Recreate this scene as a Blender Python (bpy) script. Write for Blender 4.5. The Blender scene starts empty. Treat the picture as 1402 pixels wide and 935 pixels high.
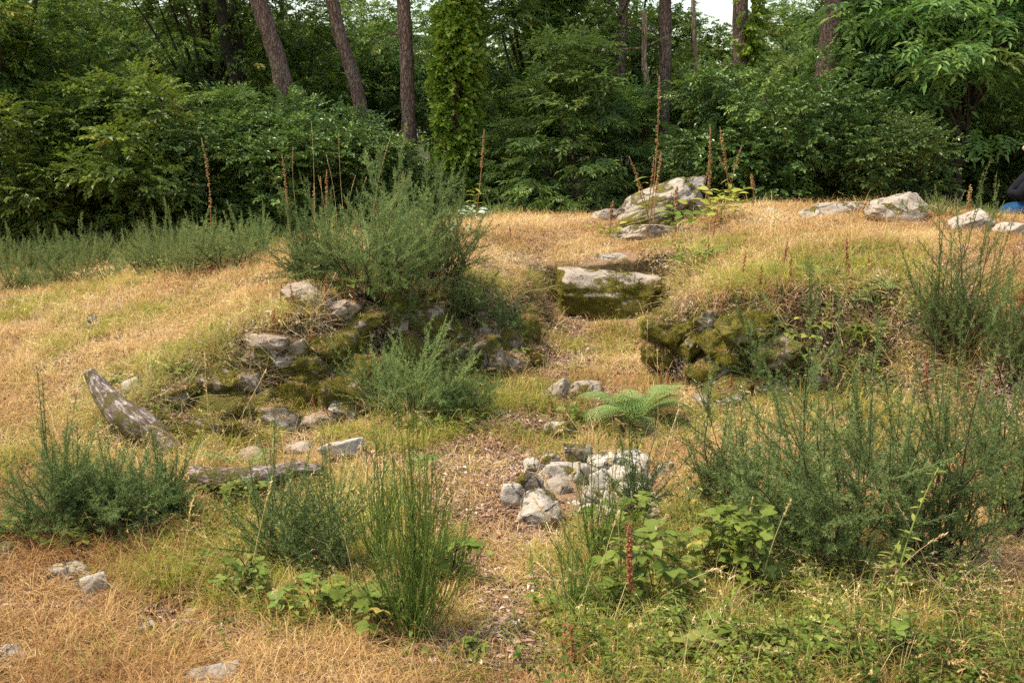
import bpy, math, random
import numpy as np
from mathutils import Vector, Matrix
PI = math.pi
R = math.radians
rng = np.random.default_rng(7)
random.seed(7)
scene = bpy.context.scene
col = scene.collection

# ------------------------------------------------------------------ camera
CAMZ, PITCH, FPX, CX, CY = 1.70, R(10.4), 1503.0, 701.0, 467.5
cam_d = bpy.data.cameras.new('camera')
cam = bpy.data.objects.new('camera', cam_d)
col.objects.link(cam)
cam.location = (0, 0, CAMZ)
cam.rotation_euler = (PI/2 - PITCH, 0, 0)
cam_d.sensor_width = 36.0
cam_d.lens = 36.0*FPX/1402.0
cam_d.clip_end = 2000
cam_d.dof.use_dof = True
cam_d.dof.focus_distance = 6.8
cam_d.dof.aperture_fstop = 9.0
scene.camera = cam

# ------------------------------------------------------------------ light
SUN_DIR = Vector((-0.42, -0.04, 0.90)).normalized()     # towards the sun
sun_el = math.asin(SUN_DIR.z)
sun_az = math.atan2(SUN_DIR.x, SUN_DIR.y)               # clockwise from +Y
world = bpy.data.worlds.new('World')
scene.world = world
world.use_nodes = True
wn = world.node_tree.nodes
sky = wn.new('ShaderNodeTexSky')
sky.sky_type = 'NISHITA'
sky.sun_disc = False
sky.sun_elevation = sun_el
sky.sun_rotation = sun_az
sky.air_density = 1.5
sky.dust_density = 2.2
sky.ozone_density = 0.0
world.node_tree.links.new(sky.outputs[0], wn['Background'].inputs[0])
wn['Background'].inputs[1].default_value = 0.15
sun_d = bpy.data.lights.new('sun', 'SUN')
sun_d.energy = 3.4
sun_d.angle = R(2.0)
sun_d.color = (1.0, 0.90, 0.75)
sun = bpy.data.objects.new('sun', sun_d)
col.objects.link(sun)
sun.rotation_euler = SUN_DIR.to_track_quat('Z', 'Y').to_euler()
scene.view_settings.view_transform = 'Standard'
scene.view_settings.look = 'None'
scene.view_settings.gamma = 1.0
scene.view_settings.exposure = 0.88
scene.render.engine = 'CYCLES'
cy = scene.cycles
cy.max_bounces = 5; cy.diffuse_bounces = 3; cy.glossy_bounces = 2; cy.transmission_bounces = 4
cy.transparent_max_bounces = 4
cy.caustics_reflective = False; cy.caustics_refractive = False
cy.sample_clamp_indirect = 4.0
cy.use_denoising = False
cy.denoiser = 'OPENIMAGEDENOISE'
cy.denoising_input_passes = 'RGB_ALBEDO_NORMAL'
cy.adaptive_threshold = 0.02

# ------------------------------------------------------------------ numpy helpers
def unit(v):
    return v/np.maximum(np.linalg.norm(v, axis=-1, keepdims=True), 1e-9)

_perm = np.random.default_rng(3).permutation(4096)
_val = np.random.default_rng(4).random(4096)*2 - 1
def vnoise(x, y, z=None):
    if z is None: z = np.zeros_like(x)
    xi, yi, zi = np.floor(x).astype(int), np.floor(y).astype(int), np.floor(z).astype(int)
    fx, fy, fz = x-xi, y-yi, z-zi
    fx = fx*fx*(3-2*fx); fy = fy*fy*(3-2*fy); fz = fz*fz*(3-2*fz)
    def h(a, b, c):
        return _val[_perm[(_perm[(_perm[a & 4095] + b) & 4095] + c) & 4095]]
    def lp(a, b, t): return a + (b-a)*t
    return lp(lp(lp(h(xi, yi, zi), h(xi+1, yi, zi), fx), lp(h(xi, yi+1, zi), h(xi+1, yi+1, zi), fx), fy),
              lp(lp(h(xi, yi, zi+1), h(xi+1, yi, zi+1), fx), lp(h(xi, yi+1, zi+1), h(xi+1, yi+1, zi+1), fx), fy), fz)
def fbm(x, y, z=None, o=4, s=1.0):
    r = 0; a = 1.0; t = 0
    for k in range(o):
        q = 2.03**k*s
        r = r + a*vnoise(x*q+17.3*k, y*q-9.1*k, None if z is None else z*q+4.7*k)
        t += a; a *= .5
    return r/t

def mk_mesh(name, V, F, mat=None, smooth=True, attrs=None, matidx=None):
    V = np.asarray(V, dtype=np.float32); F = np.asarray(F, dtype=np.int32)
    k = F.shape[1]
    me = bpy.data.meshes.new(name)
    me.vertices.add(len(V)); me.vertices.foreach_set('co', V.ravel())
    me.loops.add(F.size); me.loops.foreach_set('vertex_index', F.ravel())
    me.polygons.add(len(F))
    me.polygons.foreach_set('loop_start', np.arange(0, F.size, k, dtype=np.int32))
    me.polygons.foreach_set('use_smooth', np.full(len(F), smooth, dtype=bool))
    for m in (mat if isinstance(mat, (list, tuple)) else [mat]):
        if m: me.materials.append(m)
    if matidx is not None: me.polygons.foreach_set('material_index', np.asarray(matidx, dtype=np.int32))
    for n, a in (attrs or {}).items():
        at_ = me.attributes.new(n, 'FLOAT', 'POINT')
        at_.data.foreach_set('value', np.asarray(a, dtype=np.float32))
    me.update(calc_edges=True)
    return me

class Acc:
    """collects triangles with a tone per vertex"""
    def __init__(s): s.V = []; s.F = []; s.T = []; s.n = 0
    def add(s, V, F, tone=0.5):
        V = np.asarray(V, float)
        s.V.append(V); s.F.append(np.asarray(F, int)+s.n)
        s.T.append(np.full(len(V), tone) if np.isscalar(tone) else np.asarray(tone, float)); s.n += len(V)
    def get(s): return np.concatenate(s.V), np.concatenate(s.F), np.concatenate(s.T)
    def mesh(s, name, mat, smooth=True):
        V, F, T = s.get()
        return mk_mesh(name, V, F, mat, smooth, {'tone': T})
    @property
    def tmpl(s): return s.get()

def frames(d, up=None, roll=None):
    """matrices whose Y axis is d (n,3); Z is as near to up as can be"""
    d = unit(np.asarray(d, float)); n = len(d)
    u = np.tile([0., 0., 1.], (n, 1)) if up is None else np.asarray(up, float)
    x = np.cross(d, u)
    bad = np.linalg.norm(x, axis=1) < 1e-3
    x[bad] = [1, 0, 0]
    x = unit(x); z = np.cross(x, d)
    if roll is not None:
        c, s_ = np.cos(roll)[:, None], np.sin(roll)[:, None]
        x, z = x*c + z*s_, z*c - x*s_
    return np.stack([x, d, z], axis=2)

def scatter(acc, T, M, P, S=1.0, tone=None, jit=.1):
    V, F, t0 = T
    n = len(P)
    S = np.broadcast_to(np.asarray(S, float), (n,))
    W = np.einsum('nij,vj->nvi', M, V)*S[:, None, None] + np.asarray(P)[:, None, :]
    FF = (F[None] + (np.arange(n)*len(V))[:, None, None]).reshape(-1, 3)
    tt = np.broadcast_to(t0, (n, len(V))).copy()
    if tone is not None: tt = tt + np.asarray(tone)[:, None]
    acc.add(W.reshape(-1, 3), FF, tt.ravel())

def tube(path, rad, k=6, closed=True):
    P = np.asarray(path, float); n = len(P)
    rad = np.broadcast_to(np.asarray(rad, float), (n,))
    tg = np.gradient(P, axis=0); tg = unit(tg)
    u = np.cross(tg, [0.31, 0.2, 0.93]); b = np.linalg.norm(u, axis=1) < 1e-3; u[b] = [1, 0, 0]
    u = unit(u); v = np.cross(tg, u)
    a = np.arange(k)*2*PI/k
    V = (P[:, None] + rad[:, None, None]*(np.cos(a)[None, :, None]*u[:, None] + np.sin(a)[None, :, None]*v[:, None])).reshape(-1, 3)
    F = []
    for i in range(n-1):
        for j in range(k):
            q = (i*k+j, i*k+(j+1) % k, (i+1)*k+(j+1) % k, (i+1)*k+j)
            F += [(q[0], q[1], q[2]), (q[0], q[2], q[3])]
    if closed:
        V = np.concatenate([V, P[:1], P[-1:]])
        for j in range(k):
            F.append((n*k, (j+1) % k, j)); F.append((n*k+1, (n-1)*k+j, (n-1)*k+(j+1) % k))
    return V, np.array(F)

def curve(p0, p1, bend, n=6):
    t = np.linspace(0, 1, n)[:, None]
    p0 = np.asarray(p0, float); p1 = np.asarray(p1, float)
    return p0 + (p1-p0)*t + np.asarray(bend, float)*(4*t*(1-t))

# ------------------------------------------------------------------ object helpers
def link(name, me, parent=None, loc=None, rot=None, scale=None):
    o = bpy.data.objects.new(name, me); col.objects.link(o)
    if parent: o.parent = parent
    if loc is not None: o.location = loc
    if rot is not None: o.rotation_euler = rot
    if scale is not None: o.scale = scale if hasattr(scale, '__len__') else (scale,)*3
    return o
def tag(o, label=None, cat=None, group=None, kind=None):
    if label: o['label'] = label
    if cat: o['category'] = cat
    if group: o['group'] = group
    if kind: o['kind'] = kind
    return o
def empty(name, loc=(0, 0, 0), rot=(0, 0, 0), scale=1.0, **k):
    o = link(name, None, None, loc, rot, scale)
    o.empty_display_size = .1
    return tag(o, **k)
def copy_tree(o, parent=None):
    c = o.copy(); col.objects.link(c); c.parent = parent
    for ch in list(o.children): copy_tree(ch, c)
    return c

# ------------------------------------------------------------------ materials
def mat_new(name):
    m = bpy.data.materials.new(name); m.use_nodes = True
    nt = m.node_tree; nt.nodes.clear()
    out = nt.nodes.new('ShaderNodeOutputMaterial')
    return m, nt, out
def N(nt, t, **k):
    n = nt.nodes.new(t)
    for a, b in k.items():
        if a.startswith('i_'): n.inputs[int(a[2:]) if a[2:].isdigit() else a[2:]].default_value = b
        else: setattr(n, a, b)
    return n
def L(nt, a, b): nt.links.new(a, b)
def mixc(nt, f, a, b, mode='MIX'):
    n = nt.nodes.new('ShaderNodeMix'); n.data_type = 'RGBA'; n.blend_type = mode
    for s, v in ((0, f), (6, a), (7, b)):
        if hasattr(v, 'links') or hasattr(v, 'is_linked'): nt.links.new(v, n.inputs[s])
        elif isinstance(v, (tuple, list)): n.inputs[s].default_value = (*v[:3], 1)
        else: n.inputs[s].default_value = v
    return n.outputs[2]
def mth(nt, op, a, b=0.0, c=None, clamp=False):
    n = nt.nodes.new('ShaderNodeMath'); n.operation = op; n.use_clamp = clamp
    for s, v in ((0, a), (1, b), (2, c)):
        if v is None: continue
        if hasattr(v, 'is_linked'): nt.links.new(v, n.inputs[s])
        else: n.inputs[s].default_value = v
    return n.outputs[0]
def ramp(nt, f, stops):
    n = nt.nodes.new('ShaderNodeValToRGB'); e = n.color_ramp.elements
    while len(e) < len(stops): e.new(.5)
    for i, (p, c) in enumerate(stops): e[i].position = p; e[i].color = (*c, 1) if len(c) == 3 else c
    nt.links.new(f, n.inputs[0]); return n.outputs[0]
def noise(nt, vec, scale, detail=5, rough=.6, dist=0.0):
    n = nt.nodes.new('ShaderNodeTexNoise'); n.inputs['Scale'].default_value = scale
    n.inputs['Detail'].default_value = detail; n.inputs['Roughness'].default_value = rough
    n.inputs['Distortion'].default_value = dist
    if vec is not None: nt.links.new(vec, n.inputs['Vector'])
    return n.outputs[0]
def smooth(nt, v, a, b):
    n = nt.nodes.new('ShaderNodeMapRange'); n.interpolation_type = 'SMOOTHSTEP'
    nt.links.new(v, n.inputs[0]); n.inputs[1].default_value = a; n.inputs[2].default_value = b
    return n.outputs[0]
def attr(nt, name, typ='GEOMETRY'):
    n = nt.nodes.new('ShaderNodeAttribute'); n.attribute_name = name; n.attribute_type = typ
    return n.outputs['Fac']

def leafmat(name, stops, trans=.3, rough=.5, spec=.35):
    m, nt, out = mat_new(name)
    t = mth(nt, 'ADD', attr(nt, 'tone'), attr(nt, 'itone', 'INSTANCER'), clamp=True)
    c = ramp(nt, t, stops)
    oi = N(nt, 'ShaderNodeObjectInfo')
    hs = N(nt, 'ShaderNodeHueSaturation')
    L(nt, c, hs.inputs['Color'])
    L(nt, mth(nt, 'MULTIPLY_ADD', oi.outputs['Random'], .3, .86), hs.inputs['Value'])
    L(nt, mth(nt, 'MULTIPLY_ADD', oi.outputs['Random'], .02, .49), hs.inputs['Hue'])
    c = hs.outputs[0]
    p = N(nt, 'ShaderNodeBsdfPrincipled')
    p.inputs['Roughness'].default_value = rough
    p.inputs['Specular IOR Level'].default_value = spec
    L(nt, c, p.inputs['Base Color'])
    tr = N(nt, 'ShaderNodeBsdfTranslucent')
    L(nt, mixc(nt, .5, c, (1, .95, .3), 'MULTIPLY'), tr.inputs[0])
    mx = N(nt, 'ShaderNodeMixShader'); mx.inputs[0].default_value = trans
    L(nt, p.outputs[0], mx.inputs[1]); L(nt, tr.outputs[0], mx.inputs[2]); L(nt, mx.outputs[0], out.inputs[0])
    return m

M_oak = leafmat('oak_leaf', [(0, (0.059, 0.095, 0.017)), (.5, (0.147, 0.217, 0.037)), (.85, (0.254, 0.329, 0.055)), (1, (0.508, 0.346, 0.086))], .35, .45, 0.25)
M_chest = leafmat('chestnut_leaf', [(0, (0.079, 0.144, 0.036)), (.5, (0.158, 0.261, 0.061)), (1, (0.334, 0.421, 0.109))], .35, .4, 0.25)
M_holly = leafmat('glossy_dark_leaf', [(0, (0.056, 0.091, 0.023)), (.6, (0.112, 0.174, 0.039)), (1, (0.243, 0.309, 0.065))], .2, .32, 0.28)
M_ivy = leafmat('ivy_leaf', [(0, (0.088, 0.156, 0.018)), (.5, (0.188, 0.300, 0.035)), (1, (0.338, 0.456, 0.060))], .35, .4, 0.3)
M_gorse = leafmat('gorse_needle', [(0, (0.057, 0.087, 0.025)), (.45, (0.140, 0.190, 0.059)), (.8, (0.236, 0.294, 0.094)), (1, (0.381, 0.381, 0.126))], .2, .5, 0.1)
M_broom = leafmat('broom_stem', [(0, (0.069, 0.100, 0.018)), (.5, (0.167, 0.235, 0.044)), (1, (0.293, 0.349, 0.079))], .15, .5, 0.15)
M_grass = leafmat('green_grass', [(0, (0.137, 0.150, 0.020)), (.5, (0.284, 0.290, 0.040)), (1, (0.504, 0.440, 0.104))], .35, .55, 0.12)
M_dry = leafmat('dry_grass', [(0, (0.272, 0.133, 0.050)), (.35, (0.474, 0.285, 0.111)), (.7, (0.666, 0.478, 0.221)), (1, (0.838, 0.702, 0.423))], .3, .6, 0.08)
M_leaf = leafmat('soft_leaf', [(0, (0.076, 0.107, 0.016)), (.5, (0.162, 0.213, 0.036)), (.85, (0.285, 0.303, 0.064)), (1, (0.437, 0.344, 0.088))], .35, .5, 0.12)
M_fern = leafmat('fern_leaf', [(0, (.09, .15, .035)), (.5, (.20, .30, .08)), (1, (.38, .46, .18))], .35, .5, 0.1)
M_rust = leafmat('rusty_seedhead', [(0, (.16, .05, .022)), (.5, (.34, .115, .05)), (1, (.50, .22, .10))], .15, .6, .2)
M_seed = leafmat('brown_seedhead', [(0, (.17, .08, .03)), (.5, (.36, .19, .075)), (1, (.52, .34, .14))], .15, .6, .2)
M_moss = leafmat('moss_tuft', [(0, (0.077, 0.072, 0.012)), (.5, (0.242, 0.209, 0.028)), (1, (0.495, 0.396, 0.060))], .2, .7, .1)
M_litter = leafmat('leaf_litter', [(0, (.10, .05, .028)), (.4, (.26, .145, .09)), (.8, (.48, .32, .22)), (1, (.70, .58, .48))], .15, .7, .2)
M_flower = leafmat('white_petal', [(0, (.75, .74, .66)), (1, (.85, .84, .78))], .3, .6, .2)
M_yellow = leafmat('yellow_petal', [(0, (.75, .50, .03)), (1, (.8, .6, .05))], .2, .6, .2)
M_pale = leafmat('pale_leaf', [(0, (.12, .17, .07)), (.5, (.30, .36, .22)), (1, (.62, .64, .54))], .3, .35, .5)
M_yleaf = leafmat('yellowing_leaf', [(0, (.16, .19, .035)), (.5, (.36, .36, .06)), (1, (.58, .48, .10))], .35, .5, 0.15)

def bumped(nt, p, h, strength=.6, dist=.01):
    b = N(nt, 'ShaderNodeBump'); b.inputs['Strength'].default_value = strength; b.inputs['Distance'].default_value = dist
    L(nt, h, b.inputs['Height']); L(nt, b.outputs[0], p.inputs['Normal'])

def barkmat(name, c1, c2, c3=(.18, .20, .10), lich=.5, sc=9):
    m, nt, out = mat_new(name)
    tc = N(nt, 'ShaderNodeTexCoord')
    mp = N(nt, 'ShaderNodeMapping'); mp.inputs['Scale'].default_value = (1, 1, .22)
    L(nt, tc.outputs['Object'], mp.inputs[0])
    n1 = noise(nt, mp.outputs[0], sc, 8, .65, .6)
    n2 = noise(nt, tc.outputs['Object'], 3.0, 5, .6)
    v = N(nt, 'ShaderNodeTexVoronoi', feature='DISTANCE_TO_EDGE'); v.inputs['Scale'].default_value = sc*2.6
    wv = N(nt, 'ShaderNodeVectorMath', operation='ADD'); L(nt, mp.outputs[0], wv.inputs[0])
    wn_ = nt.nodes.new('ShaderNodeTexNoise'); wn_.inputs['Scale'].default_value = sc*1.3; L(nt, mp.outputs[0], wn_.inputs['Vector'])
    ws = N(nt, 'ShaderNodeVectorMath', operation='SCALE'); ws.inputs['Scale'].default_value = .12; L(nt, wn_.outputs['Color'], ws.inputs[0]); L(nt, ws.outputs[0], wv.inputs[1])
    L(nt, wv.outputs[0], v.inputs['Vector'])
    cr = smooth(nt, v.outputs['Distance'], 0.0, .16)
    c = ramp(nt, n1, [(.3, c1), (.7, c2)])
    c = mixc(nt, mth(nt, 'MULTIPLY', smooth(nt, n2, .52, .68), lich), c, c3)
    c = mixc(nt, mth(nt, 'MULTIPLY_ADD', cr, .6, .4), tuple(x*.3 for x in c1), c)
    p = N(nt, 'ShaderNodeBsdfPrincipled'); p.inputs['Roughness'].default_value = .9; p.inputs['Specular IOR Level'].default_value = .15
    L(nt, c, p.inputs['Base Color'])
    bumped(nt, p, mth(nt, 'ADD', cr, n1), .9, .02)
    L(nt, p.outputs[0], out.inputs[0]); return m
M_pine = barkmat('pine_bark', (.15, .09, .062), (.34, .225, .16), (.27, .26, .16), .5, 12)
M_dark = barkmat('dark_bark', (.045, .035, .022), (.11, .085, .055), (.09, .10, .045), .6, 14)
M_snag = barkmat('bare_dead_wood', (.25, .16, .09), (.48, .34, .21), (.36, .30, .20), .4, 8)
M_twig = barkmat('twig_bark', (.10, .06, .03), (.22, .14, .08), (.15, .13, .06), .4, 30)

def stonemat():
    m, nt, out = mat_new('weathered_stone')
    tc = N(nt, 'ShaderNodeTexCoord'); g = N(nt, 'ShaderNodeNewGeometry')
    oi = N(nt, 'ShaderNodeObjectInfo')
    off = N(nt, 'ShaderNodeVectorMath', operation='ADD')
    L(nt, tc.outputs['Object'], off.inputs[0])
    cb = N(nt, 'ShaderNodeCombineXYZ')
    for i, k in enumerate((31.0, 57.0, 13.0)): L(nt, mth(nt, 'MULTIPLY', oi.outputs['Random'], k), cb.inputs[i])
    L(nt, cb.outputs[0], off.inputs[1]); vec = off.outputs[0]
    sep = N(nt, 'ShaderNodeSeparateXYZ'); L(nt, g.outputs['Normal'], sep.inputs[0])
    nz = sep.outputs[2]
    nA = noise(nt, vec, 7, 6, .65, .4); nB = noise(nt, vec, 34, 5, .7); nC = noise(nt, vec, 140, 4, .7); nM = noise(nt, vec, 5.5, 4, .6, .5)
    pale = attr(nt, 'pale', 'OBJECT'); moss = attr(nt, 'moss', 'OBJECT'); pink = attr(nt, 'pink', 'OBJECT')
    base = ramp(nt, mth(nt, 'ADD', mth(nt, 'MULTIPLY', nA, .6), mth(nt, 'MULTIPLY', nB, .4)),
                [(.34, (.085, .065, .045)), (.5, (.21, .17, .12)), (.64, (.36, .30, .215))])
    base = mixc(nt, pink, base, mixc(nt, 1.0, base, (1.35, .88, .62), 'MULTIPLY'))
    base = mixc(nt, mth(nt, 'MULTIPLY', pale, mth(nt, 'MULTIPLY_ADD', nA, .7, .45, clamp=True)), base, (.53, .47, .37))
    # lichen spots
    v = N(nt, 'ShaderNodeTexVoronoi'); v.inputs['Scale'].default_value = 22; v.inputs['Randomness'].default_value = 1
    L(nt, vec, v.inputs['Vector'])
    sp = mth(nt, 'MULTIPLY', smooth(nt, mth(nt, 'ADD', v.outputs['Distance'], mth(nt, 'MULTIPLY', nB, .3)), .42, .30), smooth(nt, nM, .45, .6))
    base = mixc(nt, mth(nt, 'MULTIPLY', sp, .6), base, (.60, .57, .46))
    dk = smooth(nt, nB, .40, .28)
    base = mixc(nt, mth(nt, 'MULTIPLY', dk, .7), base, (.06, .045, .03))
    n4 = noise(nt, vec, 11, 5, .65, 1.2)
    base = mixc(nt, mth(nt, 'MULTIPLY', smooth(nt, n4, .55, .68), .55), base, (.34, .20, .06))
    vc = N(nt, 'ShaderNodeTexVoronoi', feature='DISTANCE_TO_EDGE'); vc.inputs['Scale'].default_value = 6.5; L(nt, vec, vc.inputs['Vector'])
    crk = mth(nt, 'MULTIPLY', smooth(nt, mth(nt, 'ADD', vc.outputs['Distance'], mth(nt, 'MULTIPLY', nB, .08)), .075, .045), smooth(nt, nM, .42, .55))
    base = mixc(nt, mth(nt, 'MULTIPLY', crk, .75), base, (.045, .035, .025))
    # moss
    ms = mth(nt, 'ADD', mth(nt, 'MULTIPLY', moss, 1.05), mth(nt, 'MULTIPLY', mth(nt, 'SUBTRACT', nM, .5), 3.0))
    ms = mth(nt, 'ADD', ms, mth(nt, 'MULTIPLY', nB, .5))
    ms = mth(nt, 'ADD', ms, mth(nt, 'MULTIPLY', nz, attr(nt, 'mtop', 'OBJECT')))
    mf = smooth(nt, ms, .62, .86)
    mc = ramp(nt, mth(nt, 'ADD', mth(nt, 'MULTIPLY', nC, .6), mth(nt, 'MULTIPLY', nA, .4)),
              [(.34, (.05, .045, .010)), (.5, (.19, .16, .024)), (.66, (.40, .31, .05))])
    c = mixc(nt, mf, base, mc)
    p = N(nt, 'ShaderNodeBsdfPrincipled'); p.inputs['Specular IOR Level'].default_value = .25
    L(nt, c, p.inputs['Base Color']); L(nt, mth(nt, 'MULTIPLY_ADD', mf, .2, .75), p.inputs['Roughness'])
    h = mth(nt, 'ADD', mth(nt, 'MULTIPLY', nA, 1.0), mth(nt, 'MULTIPLY', nB, .55))
    h = mth(nt, 'ADD', h, mth(nt, 'MULTIPLY', nC, .2))
    h = mth(nt, 'ADD', h, mth(nt, 'MULTIPLY', mf, mth(nt, 'MULTIPLY_ADD', nC, 1.2, .4)))
    h = mth(nt, 'SUBTRACT', h, mth(nt, 'MULTIPLY', crk, .8))
    bumped(nt, p, h, 1.0, .022)
    L(nt, p.outputs[0], out.inputs[0]); return m
M_stone = stonemat()

def groundmat():
    m, nt, out = mat_new('soil_and_thatch')
    g = N(nt, 'ShaderNodeNewGeometry'); tc = N(nt, 'ShaderNodeTexCoord'); vec = tc.outputs['Object']
    sep = N(nt, 'ShaderNodeSeparateXYZ'); L(nt, g.outputs['Normal'], sep.inputs[0])
    n1 = noise(nt, vec, 2.2, 6, .6, .3); n2 = noise(nt, vec, 16, 6, .7, .6); n3 = noise(nt, vec, 70, 5, .75, 1.2)
    k = mth(nt, 'ADD', mth(nt, 'MULTIPLY', n2, .45), mth(nt, 'MULTIPLY', n3, .55))
    straw = ramp(nt, k, [(.33, (.12, .06, .03)), (.48, (.30, .18, .10)), (.66, (.52, .38, .22))])
    green = ramp(nt, k, [(.35, (.05, .05, .015)), (.5, (.12, .12, .03)), (.68, (.24, .22, .06))])
    soil = ramp(nt, k, [(.35, (.022, .014, .008)), (.5, (.06, .038, .02)), (.7, (.15, .10, .055))])
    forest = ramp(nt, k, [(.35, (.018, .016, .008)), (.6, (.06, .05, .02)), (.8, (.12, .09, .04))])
    c = mixc(nt, smooth(nt, mth(nt, 'ADD', attr(nt, 'green'), mth(nt, 'MULTIPLY', mth(nt, 'SUBTRACT', n2, .5), .6)), .3, .8), straw, green)
    steep = smooth(nt, mth(nt, 'ADD', sep.outputs[2], mth(nt, 'MULTIPLY', mth(nt, 'SUBTRACT', n2, .5), .35)), .86, .66)
    c = mixc(nt, attr(nt, 'path'), c, ramp(nt, k, [(.35, (.16, .085, .055)), (.5, (.33, .20, .14)), (.68, (.55, .39, .29))]))
    c = mixc(nt, steep, c, soil)
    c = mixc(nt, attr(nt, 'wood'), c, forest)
    p = N(nt, 'ShaderNodeBsdfPrincipled'); p.inputs['Roughness'].default_value = .95; p.inputs['Specular IOR Level'].default_value = .1
    L(nt, c, p.inputs['Base Color'])
    bumped(nt, p, mth(nt, 'ADD', n2, mth(nt, 'MULTIPLY', n3, .6)), 1.0, .03)
    L(nt, p.outputs[0], out.inputs[0]); return m
M_ground = groundmat()

def logmat():
    m, nt, out = mat_new('weathered_log')
    tc = N(nt, 'ShaderNodeTexCoord'); vec = tc.outputs['Object']
    g = N(nt, 'ShaderNodeNewGeometry'); sep = N(nt, 'ShaderNodeSeparateXYZ'); L(nt, g.outputs['Normal'], sep.inputs[0])
    mp = N(nt, 'ShaderNodeCombineXYZ')
    for q_, a_ in enumerate(('lx', 'ly', 'lz')): L(nt, attr(nt, a_), mp.inputs[q_])
    n1 = noise(nt, mp.outputs[0], 75, 8, .75, .2); n2 = noise(nt, vec, 12, 5, .65, .5); n3 = noise(nt, vec, 120, 4, .7)
    c = ramp(nt, n1, [(.36, (.05, .032, .024)), (.5, (.20, .14, .105)), (.62, (.58, .52, .45))])
    c = mixc(nt, smooth(nt, n2, .48, .56), c, mixc(nt, n1, (.03, .018, .012), (.22, .14, .09)))
    mf = smooth(nt, mth(nt, 'ADD', n2, mth(nt, 'MULTIPLY', sep.outputs[2], -.14)), .38, .50)
    mf = mth(nt, 'MULTIPLY', mf, attr(nt, 'moss', 'OBJECT'))
    c = mixc(nt, mf, c, ramp(nt, n3, [(.35, (.03, .032, .01)), (.65, (.17, .15, .03))]))
    p = N(nt, 'ShaderNodeBsdfPrincipled'); p.inputs['Roughness'].default_value = .85; p.inputs['Specular IOR Level'].default_value = .2
    L(nt, c, p.inputs['Base Color']); bumped(nt, p, mth(nt, 'ADD', n1, mth(nt, 'MULTIPLY', n3, .3)), .9, .015)
    L(nt, p.outputs[0], out.inputs[0]); return m
M_log = logmat()
def plain(name, c, rough=.8, sc=60, bs=.3):
    m, nt, out = mat_new(name)
    tc = N(nt, 'ShaderNodeTexCoord'); n1 = noise(nt, tc.outputs['Object'], sc, 5, .6)
    p = N(nt, 'ShaderNodeBsdfPrincipled'); p.inputs['Roughness'].default_value = rough; p.inputs['Specular IOR Level'].default_value = .12
    L(nt, ramp(nt, n1, [(.3, tuple(x*.7 for x in c)), (.7, tuple(min(1, x*1.25) for x in c))]), p.inputs['Base Color'])
    bumped(nt, p, n1, bs, .004); L(nt, p.outputs[0], out.inputs[0]); return m

# ------------------------------------------------------------------ terrain
cp, sp_ = math.cos(PITCH), math.sin(PITCH)
def rayd(px, py):
    u = (px-CX)/FPX; v = (CY-py)/FPX
    dy = cp + v*sp_; dz = -sp_ + v*cp
    return u/dy, dz/dy                          # per metre of Y
def at(px, py, Y):
    a, b = rayd(px, py); return np.array([a*Y, Y, CAMZ + b*Y])
def atz(px, py, z):
    a, b = rayd(px, py); Y = (z-CAMZ)/b; return np.array([a*Y, Y, z])

TOPC = [atz(*c) for c in [
    (0, 620, .10), (60, 545, .19), (0, 470, .30), (0, 430, .34), (150, 430, .42), (250, 500, .38), (120, 500, .29), (200, 560, .22),
    (300, 350, .70), (370, 345, .78), (300, 420, .55), (380, 395, .70), (450, 395, .72), (530, 400, .70), (530, 340, .84), (640, 320, .84),
    (700, 295, .84), (620, 400, .60), (660, 440, .46), (690, 400, .56), (715, 440, .33), (760, 360, .62), (850, 345, .70), (780, 300, .80), (900, 300, .88),
    (1000, 285, .98), (930, 380, .64), (960, 420, .58), (1020, 400, .71), (1100, 425, .69), (1100, 340, .85), (1200, 350, .88), (1200, 300, .98), (1300, 350, .88),
    (1390, 350, .87), (1250, 285, 1.0), (1390, 326, .91), (1330, 322, .925), (0, 400, .30), (150, 385, .34), (1200, 435, .72), (1330, 440, .60)]]
TOPC += [np.array(c, float) for c in [
    (-10, 3, .05), (-10, 8, .25), (-10, 14, .2), (-5, 13, .22), (-2, 14, .35), (0.5, 15.5, .40), (4, 15.5, .45), (8, 14, .5), (7, 10, .78), (6, 6.5, .7), (8, 4, .3),
    (-5, 17, .2), (0, 18.5, .25), (5, 18.5, .28), (10, 18, .3), (-14, 20, .2), (14, 8, .5), (0, 28, .25), (-12, 28, .2), (12, 28, .3), (2.2, 13.2, .85), (4.5, 13.2, .72), (6, 12, .7), (-4, 4.5, .05), (5, 5.8, .5)]]
FLRC = [np.array(c, float) for c in [
    (0, 2, .0), (-3, 3, .03), (3, 3, .0), (-3, 5, .08), (-1.5, 4.5, .0), (0, 6.5, 0), (1.5, 6.4, 0), (3.2, 5, .02), (.55, 8.2, .04), (.8, 9.2, .2), (.85, 10.2, .55),
    (-8, 5, .1), (-8, 1, .0), (8, 4, .1), (8, 1, 0), (-.8, 6.6, 0), (.3, 7.6, .01), (2.4, 6.4, .0), (-2.2, 5.6, .03)]]
def rbf(C, lam):
    C = np.array(C); n = len(C)
    D = np.linalg.norm(C[:, None, :2]-C[None, :, :2], axis=2)
    A = np.zeros((n+3, n+3)); A[:n, :n] = -D - lam*np.eye(n); A[:n, n:] = np.c_[np.ones(n), C[:, :2]]; A[n:, :n] = A[:n, n:].T
    w = np.linalg.solve(A, np.r_[C[:, 2], 0, 0, 0])
    def f(x, y):
        r = w[n] + w[n+1]*x + w[n+2]*y
        for i in range(n): r = r - w[i]*np.sqrt((x-C[i, 0])**2+(y-C[i, 1])**2 + .02)
        return r
    return f
f_top, f_flr = rbf(TOPC, .02), rbf(FLRC, .02)
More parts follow.
